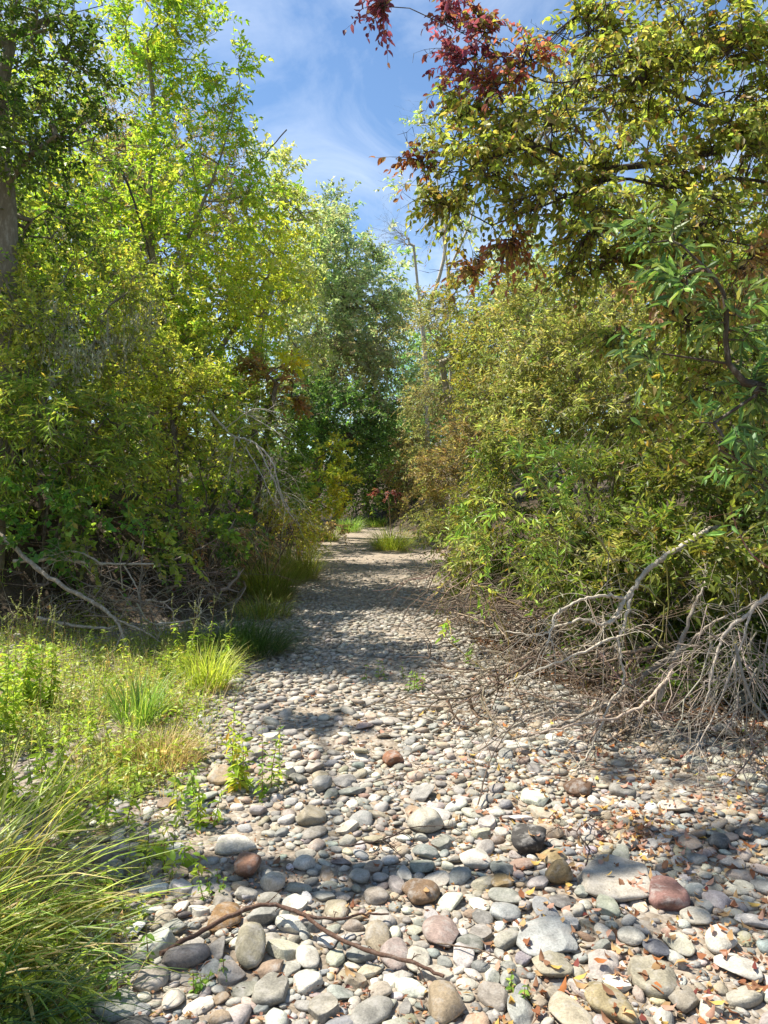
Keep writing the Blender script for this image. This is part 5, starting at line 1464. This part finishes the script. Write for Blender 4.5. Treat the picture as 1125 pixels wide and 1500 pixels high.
def make_litter():
    spots = litter_spots(1200)
    vis = sorted(range(len(spots)), key=lambda i: (0 if (abs(spots[i][0] / spots[i][1]) < .485 and spots[i][1] > 2.35) else 1, spots[i][1]))
    shapes = []
    for ci, (cn, hx) in enumerate(LITTER):
        row = []
        for V, Fc in LMESH:
            mb = MB(); mb.add(V, Fc, lin(hx))
            o = mb.build('fallen_leaf', M_DRY)
            row.append(o.data)
            bpy.data.objects.remove(o)
        shapes.append(row)
    mb = MB()
    wts = np.array([1.1, 4.5, 2, 1.4, .6, 4.5, 3.5]); wts = wts / wts.sum()
    SH = ('curled', 'flat', 'narrow', 'crumpled', 'folded', 'small')
    for rank, i in enumerate(vis):
        x, y = spots[i]
        ci = int(rng.choice(7, p=wts))
        z = top_at(x, y) + .006
        L = rng.uniform(.022, .055) if y < 4.6 else rng.uniform(.035, .07)
        e = (rng.normal(0, .3), rng.normal(0, .3), rng.random() * 6.28)
        k = int(rng.integers(6))
        if rank < 240:
            o = bpy.data.objects.new('fallen_leaf', shapes[ci][k]); COL.objects.link(o)
            o.location = (x, y, z); o.rotation_euler = e; o.scale = (L, L, L)
            ww = where(x, y)

            def mk(q):
                return f"{SH[(k + q) % 6]} {LITTER[ci][0]} fallen leaf {ww[0]}" if q < 1 else (f"{SH[(k + q) % 6]} {LITTER[ci][0]} fallen leaf {ww[0]}, {ww[1]}" if q < 3 else
                        f"{SH[(k + q) % 6]} {LITTER[ci][0]} leaf lying between the {ww[0].split(' the ')[-1]} and the {ww[1].split(' the ')[-1]}")
            tag(o, unique(mk), 'leaf', 'fallen leaves on the cobbles')
        else:
            V = LMESH[k][0] * L
            Rm = np.array(Matrix.Rotation(e[2], 3, 'Z') @ Matrix.Rotation(e[1], 3, 'Y') @ Matrix.Rotation(e[0], 3, 'X'))
            mb.add(V @ Rm.T + (x, y, z), LMESH[k][1], np.clip(lin(LITTER[ci][1]) * np.exp(rng.normal(0, .2)), 0, .7))
    # brown litter lying under the bushes of both banks
    n = 8000
    y = rng.uniform(4, 30, n)
    left = rng.random(n) < .5
    x = np.where(left, np.interp(y, LB_Y, LB_X) + .3 - np.abs(rng.normal(0, 1.3, n)), np.interp(y, RB_Y, RB_X) - .3 + np.abs(rng.normal(0, 1.3, n)))
    P = np.stack([x, y, gh(x, y) + .012], 1)
    a = rng.random(n) * 6.28
    leaves(mb, P, np.stack([np.cos(a), np.sin(a), rng.normal(0, .25, n)], 1), np.array([0, 0, 1.]) + rng.normal(0, .35, (n, 3)), rng.uniform(.05, .11, n), rng.uniform(.02, .045, n),
           pal_cols([(h, w) for (_, h), w in zip(LITTER, (1, 3, 3, .6, .4, 2, 5))], n) * .7)
    # dark litter below the dead brush, coloured to stand in for its shade
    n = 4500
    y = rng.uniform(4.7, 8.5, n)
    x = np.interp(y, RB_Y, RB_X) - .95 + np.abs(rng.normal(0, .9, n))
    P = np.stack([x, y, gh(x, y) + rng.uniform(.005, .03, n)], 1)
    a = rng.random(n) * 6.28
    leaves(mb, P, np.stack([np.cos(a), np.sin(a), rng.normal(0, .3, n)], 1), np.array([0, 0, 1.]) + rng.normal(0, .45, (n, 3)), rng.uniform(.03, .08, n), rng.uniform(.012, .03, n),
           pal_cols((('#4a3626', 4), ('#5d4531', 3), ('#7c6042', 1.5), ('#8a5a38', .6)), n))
    # broken bits of leaf and twig caught between the cobbles
    n = 9000
    y = 1.9 + 5.5 * rng.random(n) ** 1.3
    x = rng.uniform(-1.2, 1, n) * .5 * y + .25
    x = np.maximum(x, -1.5)
    P = np.stack([x, y, gh(x, y) + rng.uniform(.004, .02, n)], 1)
    a = rng.random(n) * 6.28
    leaves(mb, P, np.stack([np.cos(a), np.sin(a), rng.normal(0, .3, n)], 1), np.array([0, 0, 1.]) + rng.normal(0, .5, (n, 3)), rng.uniform(.008, .035, n), rng.uniform(.004, .014, n),
           pal_cols([(h, w) for (_, h), w in zip(LITTER, (.6, 3, 1.5, .5, .4, 2, 4))], n) * .85)
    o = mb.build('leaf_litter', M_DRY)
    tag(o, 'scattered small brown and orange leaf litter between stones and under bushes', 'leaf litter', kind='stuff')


make_litter()

# ------------------------------------------------------------------ sky, sun, camera
world = bpy.data.worlds.new('World')
scene.world = world
world.use_nodes = True
ns, ln = world.node_tree.nodes, world.node_tree.links
bg = ns['Background']
sky = ns.new('ShaderNodeTexSky'); sky.sky_type = 'NISHITA'; sky.sun_disc = False
sky.sun_elevation = SUN_EL; sky.sun_rotation = SUN_AZ; sky.altitude = 100; sky.air_density = 1.0; sky.dust_density = .15; sky.ozone_density = 2.5
tc = ns.new('ShaderNodeTexCoord')
sep = ns.new('ShaderNodeSeparateXYZ'); ln.new(tc.outputs['Generated'], sep.inputs[0])
zm = ns.new('ShaderNodeMath'); zm.operation = 'MAXIMUM'; zm.inputs[1].default_value = .08
ln.new(sep.outputs[2], zm.inputs[0])
dv = ns.new('ShaderNodeVectorMath'); dv.operation = 'DIVIDE'
cb = ns.new('ShaderNodeCombineXYZ')
for i in range(3):
    ln.new(zm.outputs[0], cb.inputs[i])
ln.new(tc.outputs['Generated'], dv.inputs[0]); ln.new(cb.outputs[0], dv.inputs[1])
mp = ns.new('ShaderNodeMapping'); mp.inputs['Rotation'].default_value = (0, 0, R(-42)); mp.inputs['Scale'].default_value = (1.5, .8, 1)
ln.new(dv.outputs[0], mp.inputs[0])
nz = ns.new('ShaderNodeTexNoise'); nz.inputs['Scale'].default_value = 1.6; nz.inputs['Detail'].default_value = 9; nz.inputs['Roughness'].default_value = .6; nz.inputs['Distortion'].default_value = .7
ln.new(mp.outputs[0], nz.inputs['Vector'])
cr = ns.new('ShaderNodeValToRGB'); cr.color_ramp.elements[0].position = .38; cr.color_ramp.elements[1].position = .85
ln.new(nz.outputs['Fac'], cr.inputs[0])
mxc = ns.new('ShaderNodeMix'); mxc.data_type = 'RGBA'
mm = ns.new('ShaderNodeMath'); mm.operation = 'MULTIPLY'; mm.inputs[1].default_value = .5
ln.new(cr.outputs[0], mm.inputs[0]); ln.new(mm.outputs[0], mxc.inputs[0])
tn = ns.new('ShaderNodeVectorMath'); tn.operation = 'MULTIPLY'; tn.inputs[1].default_value = (.90, 1.0, 1.05)
ln.new(sky.outputs[0], tn.inputs[0]); ln.new(tn.outputs[0], mxc.inputs[6]); mxc.inputs[7].default_value = (7.5, 7.9, 8.4, 1)
ln.new(mxc.outputs[2], bg.inputs['Color'])
bg.inputs['Strength'].default_value = .092

sd = bpy.data.lights.new('sun', 'SUN'); sd.energy = 5.0; sd.angle = R(.53); sd.color = (1.0, .945, .84)
so = bpy.data.objects.new('sun', sd); COL.objects.link(so)
sv = Vector((math.sin(SUN_AZ) * math.cos(SUN_EL), math.cos(SUN_AZ) * math.cos(SUN_EL), math.sin(SUN_EL)))
so.rotation_euler = sv.to_track_quat('Z', 'Y').to_euler()
so.location = (-20, 20, 30)

cd = bpy.data.cameras.new('camera')
co = bpy.data.objects.new('camera', cd); COL.objects.link(co)
cd.sensor_fit = 'VERTICAL'; cd.sensor_height = 24; cd.lens = 24 * F / 1500
cd.clip_start = .05; cd.clip_end = 2000
co.location = (0, 0, CAMH)
co.rotation_euler = (R(90) - PITCH, 0, 0)
scene.camera = co
scene.view_settings.view_transform = 'Standard'
scene.view_settings.look = 'None'
scene.view_settings.exposure = 1.0
scene.view_settings.gamma = 1
scene.cycles.max_bounces = 8
scene.cycles.transmission_bounces = 6
scene.cycles.use_denoising = True
